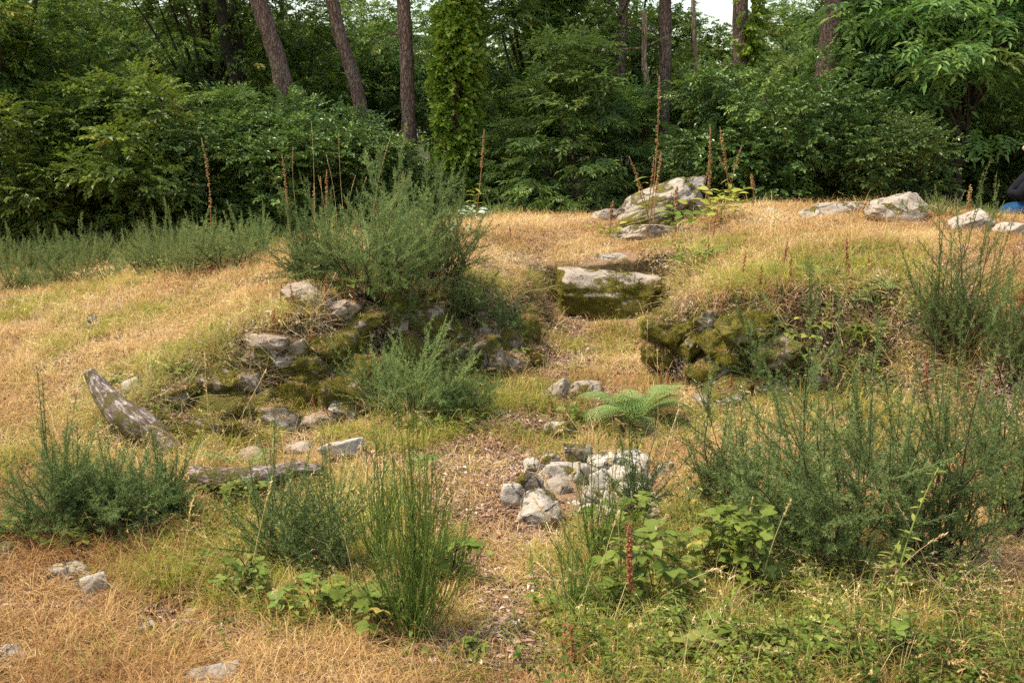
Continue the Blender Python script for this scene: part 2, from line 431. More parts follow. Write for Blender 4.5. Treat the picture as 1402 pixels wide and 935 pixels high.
PIT = np.array([(-12, -8), (-12, 5.2), (-4, 5.3), (-2.55, 5.75), (-1.95, 6.0), (-1.55, 6.55), (-1.2, 6.75), (-.86, 7.05), (-.42, 7.75), (.16, 8.28), (.33, 8.8), (.34, 9.35), (1.30, 9.4), (1.22, 8.6),
                (.95, 7.75), (1.0, 7.45), (1.6, 7.1), (2.35, 6.9), (3.0, 6.3), (3.7, 5.4), (12, 4.0), (12, -8)])
def sdf(x, y, Pg):
    d = np.full(x.shape, 1e9); ins = np.zeros(x.shape, bool); n = len(Pg)
    for i in range(n):
        a, b = Pg[i], Pg[(i+1) % n]; e = b-a
        t = np.clip(((x-a[0])*e[0]+(y-a[1])*e[1])/(e@e), 0, 1)
        d = np.minimum(d, np.hypot(x-a[0]-t*e[0], y-a[1]-t*e[1]))
        c = ((a[1] > y) != (b[1] > y)) & (x < (b[0]-a[0])*(y-a[1])/((b[1]-a[1]) if b[1] != a[1] else 1e-9)+a[0])
        ins ^= c
    return np.where(ins, -d, d)
def sst(v, a, b):
    t = np.clip((v-a)/(b-a), 0, 1); return t*t*(3-2*t)
def height(x, y):
    x = np.asarray(x, float); y = np.asarray(y, float)
    ft = f_top(np.clip(x, -14, 14), np.clip(y, -8, 30)); ff = f_flr(np.clip(x, -9, 9), np.clip(y, 0, 11))
    s = sdf(x + .05*fbm(x*3, y*3, o=2), y + .05*fbm(x*3+9, y*3, o=2), PIT)
    wd = .26 + 1.6*sst(-x, 2.0, 3.3) + .25*sst(x, 1.9, 2.6) + 1.2*sst(x, 3.0, 4.5) + 9*sst(np.abs(x), 8, 12)
    w = sst(s, -.04, wd)
    h = ff*(1-w) + ft*w
    h = h + .05*fbm(x*1.3, y*1.3, o=3) + .014*fbm(x*7, y*7, o=3)*(1+2.2*np.exp(-((s-.1)/.2)**2))
    far = sst(y, 26, 60)
    return h*(1-far) + far*(.3+.6*fbm(x*.03, y*.03, o=2))
def hit(px, py):
    Y = np.concatenate([np.arange(2.6, 14, .01), np.arange(14, 60, .05)])
    a, b = rayd(px, py)
    d = CAMZ + b*Y - height(a*Y, Y)
    k = np.argmax(d < 0)
    if d[k] >= 0: k = len(Y)-1
    return np.array([a*Y[k], Y[k], CAMZ+b*Y[k]])
def hz(x, y): return float(height(np.array([x]), np.array([y]))[0])

def axis_pts(lo, hi, st, outs, g):
    a = list(np.arange(lo, hi, st)); s = st
    b = a[-1]
    while b < outs[1]: s *= g; b += s; a.append(b)
    s = st; b = a[0]; pre = []
    while b > outs[0]: s *= g; b -= s; pre.append(b)
    return np.array(pre[::-1] + a)
# greenness / woodland fields, shared by ground colours and grass
GREEN = [(640, 560, .9, .8), (540, 600, .8, .5), (250, 580, .6, .8), (150, 560, .5, .7), (450, 740, .8, .9), (260, 490, .5, .8), (100, 470, .8, .45), (1000, 800, .8, .55), (930, 720, .6, .5), (1150, 900, .8, .38),
         (820, 470, .45, .7), (800, 420, .4, .5), (1100, 370, .8, .75), (940, 360, .7, .6), (680, 410, .5, .6), (1080, 560, .9, .7), (640, 905, .25, .45), (340, 700, .5, .6), (850, 870, .5, .8), (1330, 760, .8, .15),
         (720, 590, .3, .3), (60, 420, 1.0, .5), (330, 610, .3, .8), (650, 275, .9, .6), (1240, 470, .8, .6), (760, 720, .3, .5), (50, 620, .6, .6), (700, 520, .4, .6), (560, 660, .3, .3)]
GREEN = [(*hit(a, b)[:2], r, v) for a, b, r, v in GREEN]
def green(x, y):
    g = 0*x
    for cx, cy_, r, v in GREEN: g = np.maximum(g, v*np.exp(-((x-cx)**2+(y-cy_)**2)/(r*r)))
    g = g - .02 + .42*fbm(x*1.7+3, y*1.7, o=4)
    g = g + .8*sst(y, 13.2, 15)
    return np.clip(g, 0, 1)
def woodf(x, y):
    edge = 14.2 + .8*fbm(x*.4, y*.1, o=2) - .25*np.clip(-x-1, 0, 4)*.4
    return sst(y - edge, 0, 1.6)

PATH = [(*hit(a, b)[:2], rr) for a, b, rr in ((660, 925, .30), (690, 880, .32), (690, 820, .30), (665, 770, .30), (650, 720, .34), (645, 670, .40), (660, 620, .42), (720, 590, .36), (600, 640, .3), (700, 730, .25), (770, 500, .35), (790, 455, .22))]
def pathf(x, y):
    g = 0*x
    for cx, cy_, rr in PATH: g = np.maximum(g, np.exp(-((x-cx)**2+(y-cy_)**2)/(rr*rr)))
    return np.clip(g*1.35 + .35*fbm(x*4, y*4, o=2)*(g > .05), 0, 1)
gx = axis_pts(-6.2, 7.4, .045, (-220, 220), 1.12); gy = axis_pts(2.6, 14, .045, (-60, 320), 1.09)
X, Yg = np.meshgrid(gx, gy); Z = height(X, Yg)
nx, ny = len(gx), len(gy)
ii = (np.arange(ny-1)[:, None]*nx + np.arange(nx-1)[None]).ravel()
gF = np.stack([ii, ii+1, ii+nx+1, ii+nx], 1)
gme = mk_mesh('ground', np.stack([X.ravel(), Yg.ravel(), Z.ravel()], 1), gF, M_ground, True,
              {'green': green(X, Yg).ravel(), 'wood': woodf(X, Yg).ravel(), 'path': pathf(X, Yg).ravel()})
tag(link('ground', gme), kind='structure', label='dry grassy ground rising from a shallow pit to a low mound and running into the wood')

# ------------------------------------------------------------------ leaf and blade templates
def leaf_t(Ln, W, fold=.25, droop=.15, seg=1):
    """folded leaf along +Y, face up +Z"""
    if seg == 1:
        V = np.array([(0, 0, 0), (-W/2, Ln*.45, fold*W), (W/2, Ln*.45, fold*W), (0, Ln, -droop*Ln)])
        return V, np.array([(0, 3, 1), (0, 2, 3)]), np.zeros(4)
    ts = np.array([0, .18, .42, .68, .88, 1.0]); ws = np.array([0, .75, 1, .78, .35, 0])*W/2
    V = []
    for t, w in zip(ts, ws):
        z = -droop*Ln*t*t
        V += [(0, Ln*t, z), (-w, Ln*t, z+fold*w), (w, Ln*t, z+fold*w)]
    F = []
    for i in range(5):
        a = i*3; b = a+3
        F += [(a, b, b+1), (a, b+1, a+1), (a, b+2, b), (a, a+2, b+2)]
    return np.array(V), np.array(F), np.zeros(len(V))

def spray_t(r, n, tw, Ln, W, pair=False, tip=True, flat=.3):
    """twig along +Y with leaves on both sides"""
    a = Acc()
    V, F = tube([(0, 0, 0), (0, tw*.6, .0), (0, tw, -.05*tw)], [.003, .002, .001], 3, False); a.add(V, F, -.6)
    P = []; D = []; S = []
    for i in range(n):
        t = (i+.7)/(n+.3)*tw; s = 1 if i % 2 else -1
        ang = R(r.uniform(40, 75))
        for sd in ((s,) if not pair else (1, -1)):
            P.append((0, t, 0)); D.append((sd*math.sin(ang), math.cos(ang), r.normal(0, flat*.5))); S.append(r.uniform(.7, 1.1))
    P.append((0, tw, 0)); D.append((0, 1, -.1)); S.append(1.0)
    D = np.array(D); up = unit(np.array([0, 0, 1.]) + r.normal(0, flat, (len(D), 3)))
    scatter(a, leaf_t(Ln, W), frames(D, up), np.array(P), np.array(S), r.uniform(-.12, .12, len(D)))
    return a.tmpl

# crown: clusters of sprays
def crown(r, centres, rad, nsp, sprays, droop=.2, sq=.6, tone=.45, tvar=.25, axis=None):
    a = Acc(); C = np.array(centres); K = len(C)
    mid = C.mean(0) if axis is None else np.array(axis)
    for si, T in enumerate(sprays):
        m = nsp//len(sprays)
        ci = r.integers(0, K, m)
        off = r.normal(0, 1, (m, 3)); off = unit(off)*(r.random((m, 1))**.45); rr = np.asarray(rad)[ci] if hasattr(rad, '__len__') else rad
        off = off*np.reshape(rr, (-1, 1)); off[:, 2] *= sq
        P = C[ci]+off
        d = unit(off*[1, 1, .6] + .35*unit((P-mid)*[1, 1, .3])*np.reshape(rr, (-1, 1)))
        d = d + r.normal(0, .25, (m, 3)); d[:, 2] -= droop
        up = np.array([0, 0, 1.]) + .5*unit(off) + r.normal(0, .3, (m, 3))
        ct = r.normal(0, tvar*.6, K)
        scatter(a, T, frames(d, up), P, r.uniform(.75, 1.2, m), tone + ct[ci] + r.normal(0, tvar*.35, m))
    return a
def limbs(acc, r, base, tips, r0, sag=.0, k=5):
    for t in tips:
        b = np.array(base) + [0, 0, r.uniform(0, .4)*(t[2]-base[2])]
        pth = curve(b, t, (r.normal(0, .12), r.normal(0, .12), r.uniform(-.1, .15)), 6)
        V, F = tube(pth, np.linspace(r0, r0*.2, 6), k); acc.add(V, F)

def blob_centres(r, n, w, d, z0, z1, power=.5, top=1.0, skirt=1.0):
    C = []
    while len(C) < n:
        v = unit(r.normal(0, 1, 3))*r.random()**power
        z = (v[2]+1)/2
        s = skirt if z < .5 else 1
        C.append((v[0]*w/2*s, v[1]*d/2*s, z0 + (z1-z0)*z))
    return np.array(C)

r0 = np.random.default_rng(11)
SP_oak = [spray_t(r0, 8, .20, .085, .045, flat=.35) for _ in range(2)]
SP_holly = [spray_t(r0, 9, .16, .062, .034, flat=.5) for _ in range(2)]
SP_chest = [spray_t(r0, 8, .42, .19, .062, flat=.2) for _ in range(2)]
SP_pine = [spray_t(r0, 12, .25, .14, .012, flat=.9) for _ in range(1)]
UNDER = {}
def make_under(kind, seed):
    r = np.random.default_rng(seed)
    stem, fol = Acc(), None
    if kind == 'oak_bush':
        C = blob_centres(r, 75, 3.6, 3.0, .15, 4.6, .45, skirt=1.0); fol = crown(r, C, r.uniform(.32, .52, 75), 3900, SP_oak, .15, .55, .42, .3); m = M_oak; r_0 = .05
    elif kind == 'holly_bush':
        C = blob_centres(r, 65, 3.0, 2.6, .0, 3.6, .45); fol = crown(r, C, r.uniform(.3, .5, 65), 5200, SP_holly, .1, .6, .42, .3); m = M_holly; r_0 = .04
    elif kind == 'chestnut':
        C = []
        for lv in range(11):
            z = .4 + lv*.5; rr = 1.7*(1-(lv/12)**2)+.3
            for q in range(7):
                a = r.uniform(0, 2*PI); t = rr*r.uniform(.45, 1); C.append((t*math.cos(a), t*math.sin(a), z - .18*t + r.normal(0, .08)))
        C = np.array(C); fol = crown(r, C, .5, 2000, SP_chest, .25, .22, .45, .3, axis=(0, 0, 3)); m = M_chest; r_0 = .05
    elif kind == 'canopy_tree':
        C = blob_centres(r, 90, 5.2, 4.6, 1.9, 7.0, .55); fol = crown(r, C, r.uniform(.35, .6, 90), 3400, SP_oak, .25, .4, .42, .3); m = M_oak; r_0 = .09
    elif kind == 'canopy_chestnut':
        C = blob_centres(r, 80, 5.4, 4.6, 1.7, 6.6, .55); fol = crown(r, C, r.uniform(.4, .75, 80), 2100, SP_chest, .35, .28, .45, .3); m = M_chest; r_0 = .08
    elif kind == 'low_bush':
        C = blob_centres(r, 60, 3.0, 2.4, .0, 2.0, .45); fol = crown(r, C, r.uniform(.22, .42, 60), 4200, SP_holly, .05, .7, .45, .3); m = M_holly; r_0 = .03
    elif kind == 'low_oak':
        C = blob_centres(r, 60, 3.2, 2.4, .0, 2.4, .45); fol = crown(r, C, r.uniform(.25, .45, 60), 3000, SP_oak, .1, .6, .45, .3); m = M_oak; r_0 = .03
    elif kind == 'pine_top':
        C = blob_centres(r, 45, 4.4, 4.4, 0, 4.0, .6); fol = crown(r, C, r.uniform(.4, .7, 45), 1300, SP_pine, -.2, .5, .3, .2); m = M_holly; r_0 = .07
    idx = r.permutation(len(C))[:16]
    top = C[:, 2].max()
    zb = 0 if kind != 'pine_top' else -.5
    V, F = tube(curve((0, 0, zb-.2), (r.normal(0, .2), r.normal(0, .2), top*.85), (r.normal(0, .15), r.normal(0, .1), 0), 9), np.linspace(r_0*1.3, r_0*.35, 9), 8); stem.add(V, F)
    for t in C[idx]:
        b = (0, 0, max(zb, t[2]*.45))
        V, F = tube(curve(b, t, (r.normal(0, .1), r.normal(0, .1), r.uniform(-.05, .2)), 6), np.linspace(r_0*.5, r_0*.12, 6), 5); stem.add(V, F)
    return stem.mesh('trunk', M_dark), fol.mesh('crown', m, False)
for k, s in (('oak_bush', 1), ('oak_bush', 2), ('holly_bush', 3), ('holly_bush', 4), ('chestnut', 5), ('chestnut', 6), ('low_bush', 14), ('low_bush', 15), ('low_oak', 16), ('canopy_tree', 7), ('canopy_chestnut', 8), ('pine_top', 9)):
    UNDER.setdefault(k, []).append(make_under(k, s))

def understory(kind, px, Y, sc, label, cat='tree', group=None, rot=0.0, var=0, name=None, dz=0.0, sz=None):
    tr, cr = UNDER[kind][var % len(UNDER[kind])]
    x = rayd(px, 300)[0]*Y
    e = empty(name or kind, (x, Y, hz(x, Y)-.05+dz), (0, 0, rot), (sc, sc, sz or sc), label=label, cat=cat, group=group)
    link('trunk', tr, e); link('crown', cr, e)
    return e

# front row, each told apart
FR = [
 ('oak_bush', 10, 16.0, 1.0, 'big dark oak filling the upper left corner', 0, 'oak_tree'),
 ('low_oak', 60, 15.0, .9, 'low oak brush at the far left edge of the wood', 0, 'oak_bush'),
 ('oak_bush', 118, 16.0, .72, 'dense oak sapling with leaves to the ground behind the left grassy field', 1, 'oak_tree'),
 ('low_oak', 190, 15.3, 1.05, 'broad bushy oak left of the first foxglove spike', 0, 'oak_bush'),
 ('low_bush', 262, 15.3, 1.0, 'rounded dark shrub directly behind the leftmost foxglove spike', 0, 'shrub'),
 ('chestnut', 322, 15.8, .40, 'young chestnut with pale drooping leaves between the left foxglove spikes', 0, 'chestnut_sapling'),
 ('low_bush', 395, 15.6, 1.05, 'dark evergreen bush beneath the leaning pine trunk', 1, 'shrub'),
 ('low_bush', 480, 15.8, .80, 'dark bush at the foot of the crooked trunk', 0, 'shrub'),
 ('low_bush', 556, 15.7, .62, 'low dark bush at the foot of the straight pine', 1, 'shrub'),
 ('chestnut', 702, 16.4, .30, 'young chestnut just right of the bright ivy column', 1, 'chestnut_sapling'),
 ('chestnut', 780, 15.7, .50, 'tall layered chestnut sapling in the middle of the wood edge', 0, 'chestnut_sapling'),
 ('chestnut', 852, 16.4, .38, 'chestnut sapling standing in front of the bare dead trunk', 1, 'chestnut_sapling'),
 ('low_bush', 985, 15.9, .80, 'dark shrub behind the tall boulder with foxglove spikes', 1, 'shrub'),
 ('low_bush', 1065, 15.4, 1.18, 'conical dark bush left of the thick pine trunk', 0, 'shrub'),
 ('low_bush', 1165, 15.2, .92, 'wide low evergreen bush behind the round lichened boulder', 1, 'shrub'),
 ('canopy_chestnut', 1315, 16.6, .85, 'spreading chestnut with drooping pale leaves over the upper right corner', 0, 'chestnut_tree'),
 ('canopy_tree', 1225, 19.5, .85, 'leafy oak with dark bare stems to the right of the thick pine', 0, 'oak_tree'),
 ('low_oak', 1290, 21.5, .7, 'sunlit bush deep in the shade between the dark stems at right', 0, 'oak_bush'),
 ('low_oak', 1390, 20.5, .8, 'green bush behind the seated person', 0, 'oak_bush'),
]
for i, (k, px, Y, s, lb, v, nm) in enumerate(FR):
    understory(k, px, Y, s, lb, 'shrub' if nm in ('shrub', 'oak_bush') else 'tree', 'trees and shrubs along the wood edge', rot=i*1.7, var=v, name=nm)
# second rows
r = np.random.default_rng(21)
kinds = ['oak_bush', 'canopy_tree', 'holly_bush', 'chestnut', 'canopy_chestnut', 'canopy_tree', 'oak_bush']
for row, (Y, n, sc) in enumerate([(19.4, 7, .78), (22.5, 9, .80), (26, 10, .80), (30.5, 12, .85)]):
    for i in range(n):
        px = -160 + (1402+320)*(i+r.uniform(.15, .85))/n
        k = kinds[r.integers(0, 7)]
        if px > 1200 and k in ('oak_bush', 'chestnut', 'holly_bush') and row < 3: k = 'canopy_tree'
        understory(k, px, Y + r.uniform(-1.2, 1.2), sc*r.uniform(.85, 1.15), {'o': 'bushy oak crowded in the shade behind the front row of the wood', 'h': 'dark glossy evergreen crowded in the shade behind the front row of the wood'}.get(k[0], 'long leaved chestnut in the shade behind the front row of the wood' if 'chest' in k else 'thin stemmed oak with a high crown behind the front row of the wood'), 'tree',
                   {'o': 'bushy oaks in the wood', 'h': 'evergreens in the wood'}.get(k[0], 'chestnuts in the wood' if 'chest' in k else 'high crowned oaks in the wood'), rot=r.uniform(0, 6.28), var=int(r.integers(0, 2)), name='woodland_tree')

# ---- geometry-nodes scatter of unlinked template meshes
def gn_scatter(name, templates, P, rot, scl, idx, tone, **k):
    c = bpy.data.collections.new(name+'_templates')
    for i, me in enumerate(templates):
        o = bpy.data.objects.new('%s_%03d' % (name, i), me); c.objects.link(o)
    me = bpy.data.meshes.new(name); n = len(P)
    me.vertices.add(n); me.vertices.foreach_set('co', np.asarray(P, np.float32).ravel())
    a = me.attributes.new('rot', 'FLOAT_VECTOR', 'POINT'); a.data.foreach_set('vector', np.asarray(rot, np.float32).ravel())
    a = me.attributes.new('scl', 'FLOAT', 'POINT'); a.data.foreach_set('value', np.asarray(scl, np.float32))
    a = me.attributes.new('idx', 'INT', 'POINT'); a.data.foreach_set('value', np.asarray(idx, np.int32))
    a = me.attributes.new('itone', 'FLOAT', 'POINT'); a.data.foreach_set('value', np.asarray(tone, np.float32))
    o = link(name, me); tag(o, kind='stuff', **k)
    g = bpy.data.node_groups.new(name+'_scatter', 'GeometryNodeTree')
    g.interface.new_socket('Geometry', in_out='INPUT', socket_type='NodeSocketGeometry')
    g.interface.new_socket('Geometry', in_out='OUTPUT', socket_type='NodeSocketGeometry')
    gi = g.nodes.new('NodeGroupInput'); go = g.nodes.new('NodeGroupOutput')
    ip = g.nodes.new('GeometryNodeInstanceOnPoints'); ci = g.nodes.new('GeometryNodeCollectionInfo')
    ci.inputs['Collection'].default_value = c; ci.inputs['Separate Children'].default_value = True; ci.inputs['Reset Children'].default_value = True
    def na(nm, t):
        q = g.nodes.new('GeometryNodeInputNamedAttribute'); q.data_type = t; q.inputs['Name'].default_value = nm
        return q.outputs['Attribute']
    e2r = g.nodes.new('FunctionNodeEulerToRotation')
    g.links.new(na('rot', 'FLOAT_VECTOR'), e2r.inputs[0])
    mp = g.nodes.new('GeometryNodeMeshToPoints')
    g.links.new(gi.outputs[0], mp.inputs[0]); g.links.new(mp.outputs[0], ip.inputs['Points'])
    g.links.new(ci.outputs[0], ip.inputs['Instance']); ip.inputs['Pick Instance'].default_value = True
    g.links.new(na('idx', 'INT'), ip.inputs['Instance Index']); g.links.new(e2r.outputs[0], ip.inputs['Rotation'])
    g.links.new(na('scl', 'FLOAT'), ip.inputs['Scale']); g.links.new(ip.outputs[0], go.inputs[0])
    md = o.modifiers.new('scatter', 'NODES'); md.node_group = g
    return o

# the far wood beyond the trees one can tell apart
n = 75; a = r.uniform(34, 80, n); xx = r.uniform(-.75, .75, n)*a
tm = []
for kk in ('oak_bush', 'canopy_tree', 'canopy_chestnut'):
    tr, cr = UNDER[kk][0]; tm += [cr]
gn_scatter('far_wood', tm, np.c_[xx, a, height(xx, a)-.1], np.c_[0*a, 0*a, r.uniform(0, 6.28, n)], r.uniform(.7, 1.1, n), r.integers(0, 3, n), r.uniform(-.05, .15, n),
           label='far wood of green trees closing the view behind the trunks')

# ------------------------------------------------------------------ trunks
def trunk_px(name, label, Y, pts, wpx, mat=M_pine, top=11.0, crownv=True, parts=(), cat='tree', gp='tall bare trunks at the wood edge', taper=.55):
    pw = [at(a, b, Y) for a, b in pts]                  # listed from the top of the picture down
    hi, lo = pw[0], pw[-1]
    d = (pw[-2]-pw[-1]); d = d/max(abs(d[2]), .1)
    bz = height(np.array([lo[0]]), np.array([Y]))[0]
    base = lo.copy(); base[0] -= d[0]*(lo[2]-bz)*.5; base[2] = bz-.15
    path = [base]+pw[::-1]
    if top:
        dt = (pw[0]-pw[1]); dt = dt/max(abs(dt[2]), .1)
        path += [hi + dt*(top-hi[2])*.5*np.array([1, 1, 1]), np.array([hi[0]+dt[0]*(top-hi[2])*.7, Y, top])]
        path[-2][2] = hi[2]+(top-hi[2])*.5
    path = np.array(path)
    tt = np.linspace(0, len(path)-1, 26); path = np.stack([np.interp(tt, range(len(path)), path[:, i]) for i in range(3)], 1)
    path[1:-1] = path[1:-1]*.5 + (path[:-2]+path[2:])*.25
    rb = wpx/2/FPX*Y
    zz = (path[:, 2]-path[0, 2])/(path[-1, 2]-path[0, 2])
    rad = rb*(1.12 - (1-taper)*zz) * (1+.05*np.sin(np.arange(26)*2.1)); rad[0] *= 1.35
    org = path[0].copy(); path = path-org
    V, F = tube(path, rad, 14)
    nn = fbm(V[:, 0]*9, V[:, 1]*9, V[:, 2]*2.5, 3); V[:, :2] += V[:, :2]*0 + (nn*rb*.14)[:, None]
    e = empty(name, org, label=label, cat=cat, group=gp)
    link('trunk', mk_mesh('trunk', V, F, mat, True, {'tone': V[:, 0]*0+.5}), e)
    if crownv:
        tr, cr = UNDER['pine_top'][0]; link('crown', cr, e, path[-1]-[0, 0, .8], (0, 0, r.uniform(0, 6)), r.uniform(.85, 1.1))
    # a few dead snag branches
    for q in range(3):
        b = Acc(); z = r.uniform(.2, .9); p0 = np.array([np.interp(z, zz, path[:, i]) for i in range(3)]); an = r.uniform(0, 2*PI); ln = r.uniform(.25, .9)
        V, F = tube(curve(p0, p0+[ln*math.cos(an), ln*math.sin(an), r.uniform(-.1, .3)], (0, 0, r.uniform(-.05, .05)), 5), np.linspace(.022, .006, 5), 5); b.add(V, F); link('dead_branch', b.mesh('dead_branch', mat), e)
    return e, path, rad, org

trunk_px('pine_tree', 'leaning pine trunk at upper left, tilting to the left as it rises', 17.2, [(352, 0), (368, 45), (384, 95), (396, 160), (400, 230)], 24)
trunk_px('crooked_tree', 'crooked brown trunk bending between the leaning pine and the straight pine', 17.4, [(454, 0), (466, 55), (484, 105), (495, 150), (502, 200), (500, 240)], 18)
trunk_px('pine_tree', 'straight reddish pine trunk left of the bright ivy column', 17.0, [(552, 0), (556, 60), (558, 120), (560, 170), (562, 240)], 19)
trunk_px('thin_tree', 'thin tree with a forked stem at upper left beside the leaning pine', 18, [(302, 0), (308, 60), (330, 130), (334, 200)], 15, M_dark)
trunk_px('thin_tree', 'slim brown trunk just left of the leaning pine', 18.4, [(320, 0), (328, 60), (336, 130), (338, 200)], 10, M_dark)
trunk_px('pine_tree', 'slim pine trunk left of the pale dead snag', 17.6, [(854, 0), (852, 60), (848, 120), (845, 165), (842, 240)], 13)
trunk_px('pine_tree', 'dark pine trunk just right of the pale dead snag', 17.4, [(911, 0), (911, 60), (909, 120), (908, 170), (905, 250)], 17)
trunk_px('thin_tree', 'very thin straight stem left of the trunk with ivy down one side', 17.3, [(949, 0), (951, 60), (954, 110), (953, 180), (955, 250)], 6, M_snag)
trunk_px('pine_tree', 'thick pine trunk with a dark hole, leaning right at the upper right', 16.8, [(1142, 0), (1136, 50), (1130, 100), (1124, 150), (1118, 230)], 27)
for px, w in ((1240, 9), (1268, 12), (1302, 15)):
    trunk_px('shaded_tree', {1240: 'slender dark stem in the shade behind the flat and round boulders', 1268: 'forked dark trunk in the shade between two darker stems at right', 1302: 'thickest dark trunk in the shade left of the seated person'}[px],
             17.9, [(px+8, 60), (px+4, 130), (px, 200), (px-3, 265)], w, M_dark, crownv=False, top=6)
trunk_px('pale_sapling', 'short pale stem in the brown shade low at far left', 15.9, [(88, 200), (84, 240), (86, 275), (89, 305)], 6, M_snag, top=2.6, crownv=False)
# dead snag
e, pth, rad, org = trunk_px('dead_snag', 'pale bare dead trunk broken off at the top, between two dark pines', 16.9, [(882, 16), (883, 34), (881, 90), (886, 110), (884, 170), (884, 250)], 10, M_snag, top=None, crownv=False)

# hollow in the thick pine (a real recess cannot be seen into: a dark oval scar of bark rim and rotten wood)
# ivy columns
IV = spray_t(np.random.default_rng(31), 7, .16, .085, .075, flat=.5)
def ivy(name, label, Y, pts, wpx, ipx, dens, tone, side=0.0, mat=M_pine):
    e, path, rad, org = trunk_px(name, label, Y, pts, wpx, mat, crownv=False)
    m = dens; rr = np.random.default_rng(int(abs(pts[0][0]))); px_seed = pts[0][0]*.1
    z = rr.random(m)*.74; q = np.linspace(0, 1, len(path))
    c = np.stack([np.interp(z*1.0, q, path[:, i]) for i in range(3)], 1)
    an = rr.uniform(0, 2*PI, m) if side == 0 else rr.normal(-.25, .75, m)
    iw = ipx/2/FPX*Y
    lump = iw*np.clip(.66 + .75*fbm(c[:, 2]*1.9+np.cos(an)*1.3, np.sin(an)*1.6+5+c[:, 2]*.2, o=3) + .12*(4-c[:, 2])/4, .3, 1.5)
    rj = lump*(rr.random(m)**.35) if side == 0 else rb_side(wpx, Y)+rr.random(m)*iw
    kp = fbm(c[:, 2]*2.6, an*1.1+px_seed, o=2) > -.22; c, an, z = c[kp], an[kp], z[kp]; rj = rj[kp]; m = len(an)
    out = np.c_[np.cos(an), np.sin(an), 0*an]; rj = rj*(1+.35*rr.random(m)**4)
    d = out + rr.normal(0, .35, (m, 3)); d[:, 2] -= .15
    up = out*.8 + [0, 0, .7] + rr.normal(0, .25, (m, 3))
    a = Acc(); scatter(a, IV, frames(d, up), c + out*rj[:, None], rr.uniform(.6, 1.15, m), tone+rr.normal(0, .12, m)+.12*z)
    link('ivy', a.mesh('ivy', M_ivy, False), e)
def rb_side(w, Y): return w/2/FPX*Y
ivy('ivy_clad_tree', 'tree trunk wrapped in a thick bright green column of ivy', 16.7, [(628, 0), (626, 60), (622, 130), (624, 200), (625, 250)], 15, 50, 3600, .75)
ivy('ivy_clad_tree', 'darker ivy covered trunk standing further back behind the middle chestnut', 18.2, [(757, 0), (756, 60), (754, 110), (750, 200)], 14, 46, 3000, .35)
ivy('ivy_clad_tree', 'pine trunk with a strip of pale ivy climbing its right side', 17.0, [(1014, 0), (1014, 60), (1014, 110), (1012, 160), (1010, 240)], 21, 8, 800, .75, side=1)

# ------------------------------------------------------------------ rocks
def ico(sub):
    import bmesh
    bm = bmesh.new(); bmesh.ops.create_icosphere(bm, subdivisions=sub, radius=1)
    V = np.array([v.co[:] for v in bm.verts]); F = np.array([[v.index for v in f.verts] for f in bm.faces]); bm.free()
    return V, F
ICO = {k: ico(k) for k in (4, 5)}
def rock_mesh(seed, w, d, h, box=.8, cuts=9, rough=.06, sub=4, layered=0.0, njit=.30):
    rr = np.random.default_rng(seed); V, F = ICO[sub]
    nrm = []; hh = []
    for ax in range(3):
        for s in (-1, 1):
            v = np.zeros(3); v[ax] = s; nrm.append(unit(v+rr.normal(0, njit, 3))); hh.append(rr.uniform(.58, .82) + (1-box)*.35)
    for _ in range(cuts): nrm.append(unit(rr.normal(0, 1, 3))); hh.append(rr.uniform(.62, .92))
    nrm = np.array(nrm); hh = np.array(hh)
    dots = V@nrm.T
    q = np.where(dots > .05, hh/np.maximum(dots, .05), 9)
    k = 34.0
    rad = -np.log(np.exp(-k*q).sum(1))/k                 # soft minimum: worn edges
    P = V*rad[:, None]
    s = seed*1.37
    P = P*(1 + (rough*fbm(P[:, 0]*1.8+s, P[:, 1]*1.8, P[:, 2]*1.8, 3) + rough*.8*fbm(P[:, 0]*4+s, P[:, 1]*4, P[:, 2]*4, 5))[:, None])
    if layered: P[:, :2] *= (1 + layered*np.round(vnoise(P[:, 2]*7+s, 0*P[:, 0]+s)*2)/2)[:, None]
    lo, hi_ = P.min(0), P.max(0); P = (P-(lo+hi_)/2)/(hi_-lo)*np.array([w, d, h])
    return P, F
ROCKPTS = []
def rock(px, py, wp, hp, seed, depth=.8, moss=.2, pale=.3, pink=.2, tilt=0, yaw=0, pitch=0, name='stone', parent=None, label=None, group=None, box=.7, rough=.13, dY=None, sink=.12, cuts=14, mtop=.12, layered=0, Y=None, njit=.30, kx=1.0, cat='stone'):
    if Y is None:
        p = hit(px, py + hp*.45)
        Yb = p[1]
    else: Yb = Y
    w = wp/FPX*Yb*kx; h = hp/FPX*Yb*(1+sink)
    d = w*depth
    Yc = Yb + (.30*d if dY is None else dY)
    c = at(px, py, Yc) - [0, 0, h*sink*.5]
    P, F = rock_mesh(seed, w, d, h, box, cuts, rough, 5 if wp > 45 else 4, layered, njit)
    me = mk_mesh(name, P, F, M_stone, True)
    o = link(name, me, None, c, (R(pitch), R(tilt), R(yaw)))
    o['moss'] = float(moss); o['pale'] = float(pale); o['pink'] = float(pink); o['mtop'] = float(mtop)
    if parent is not None:
        o.location = Vector(c) - parent.location; o.parent = parent
    else: tag(o, label, cat, group)
    ROCKPTS.append((o, Vector(c), P, F, moss, mtop))
    return o

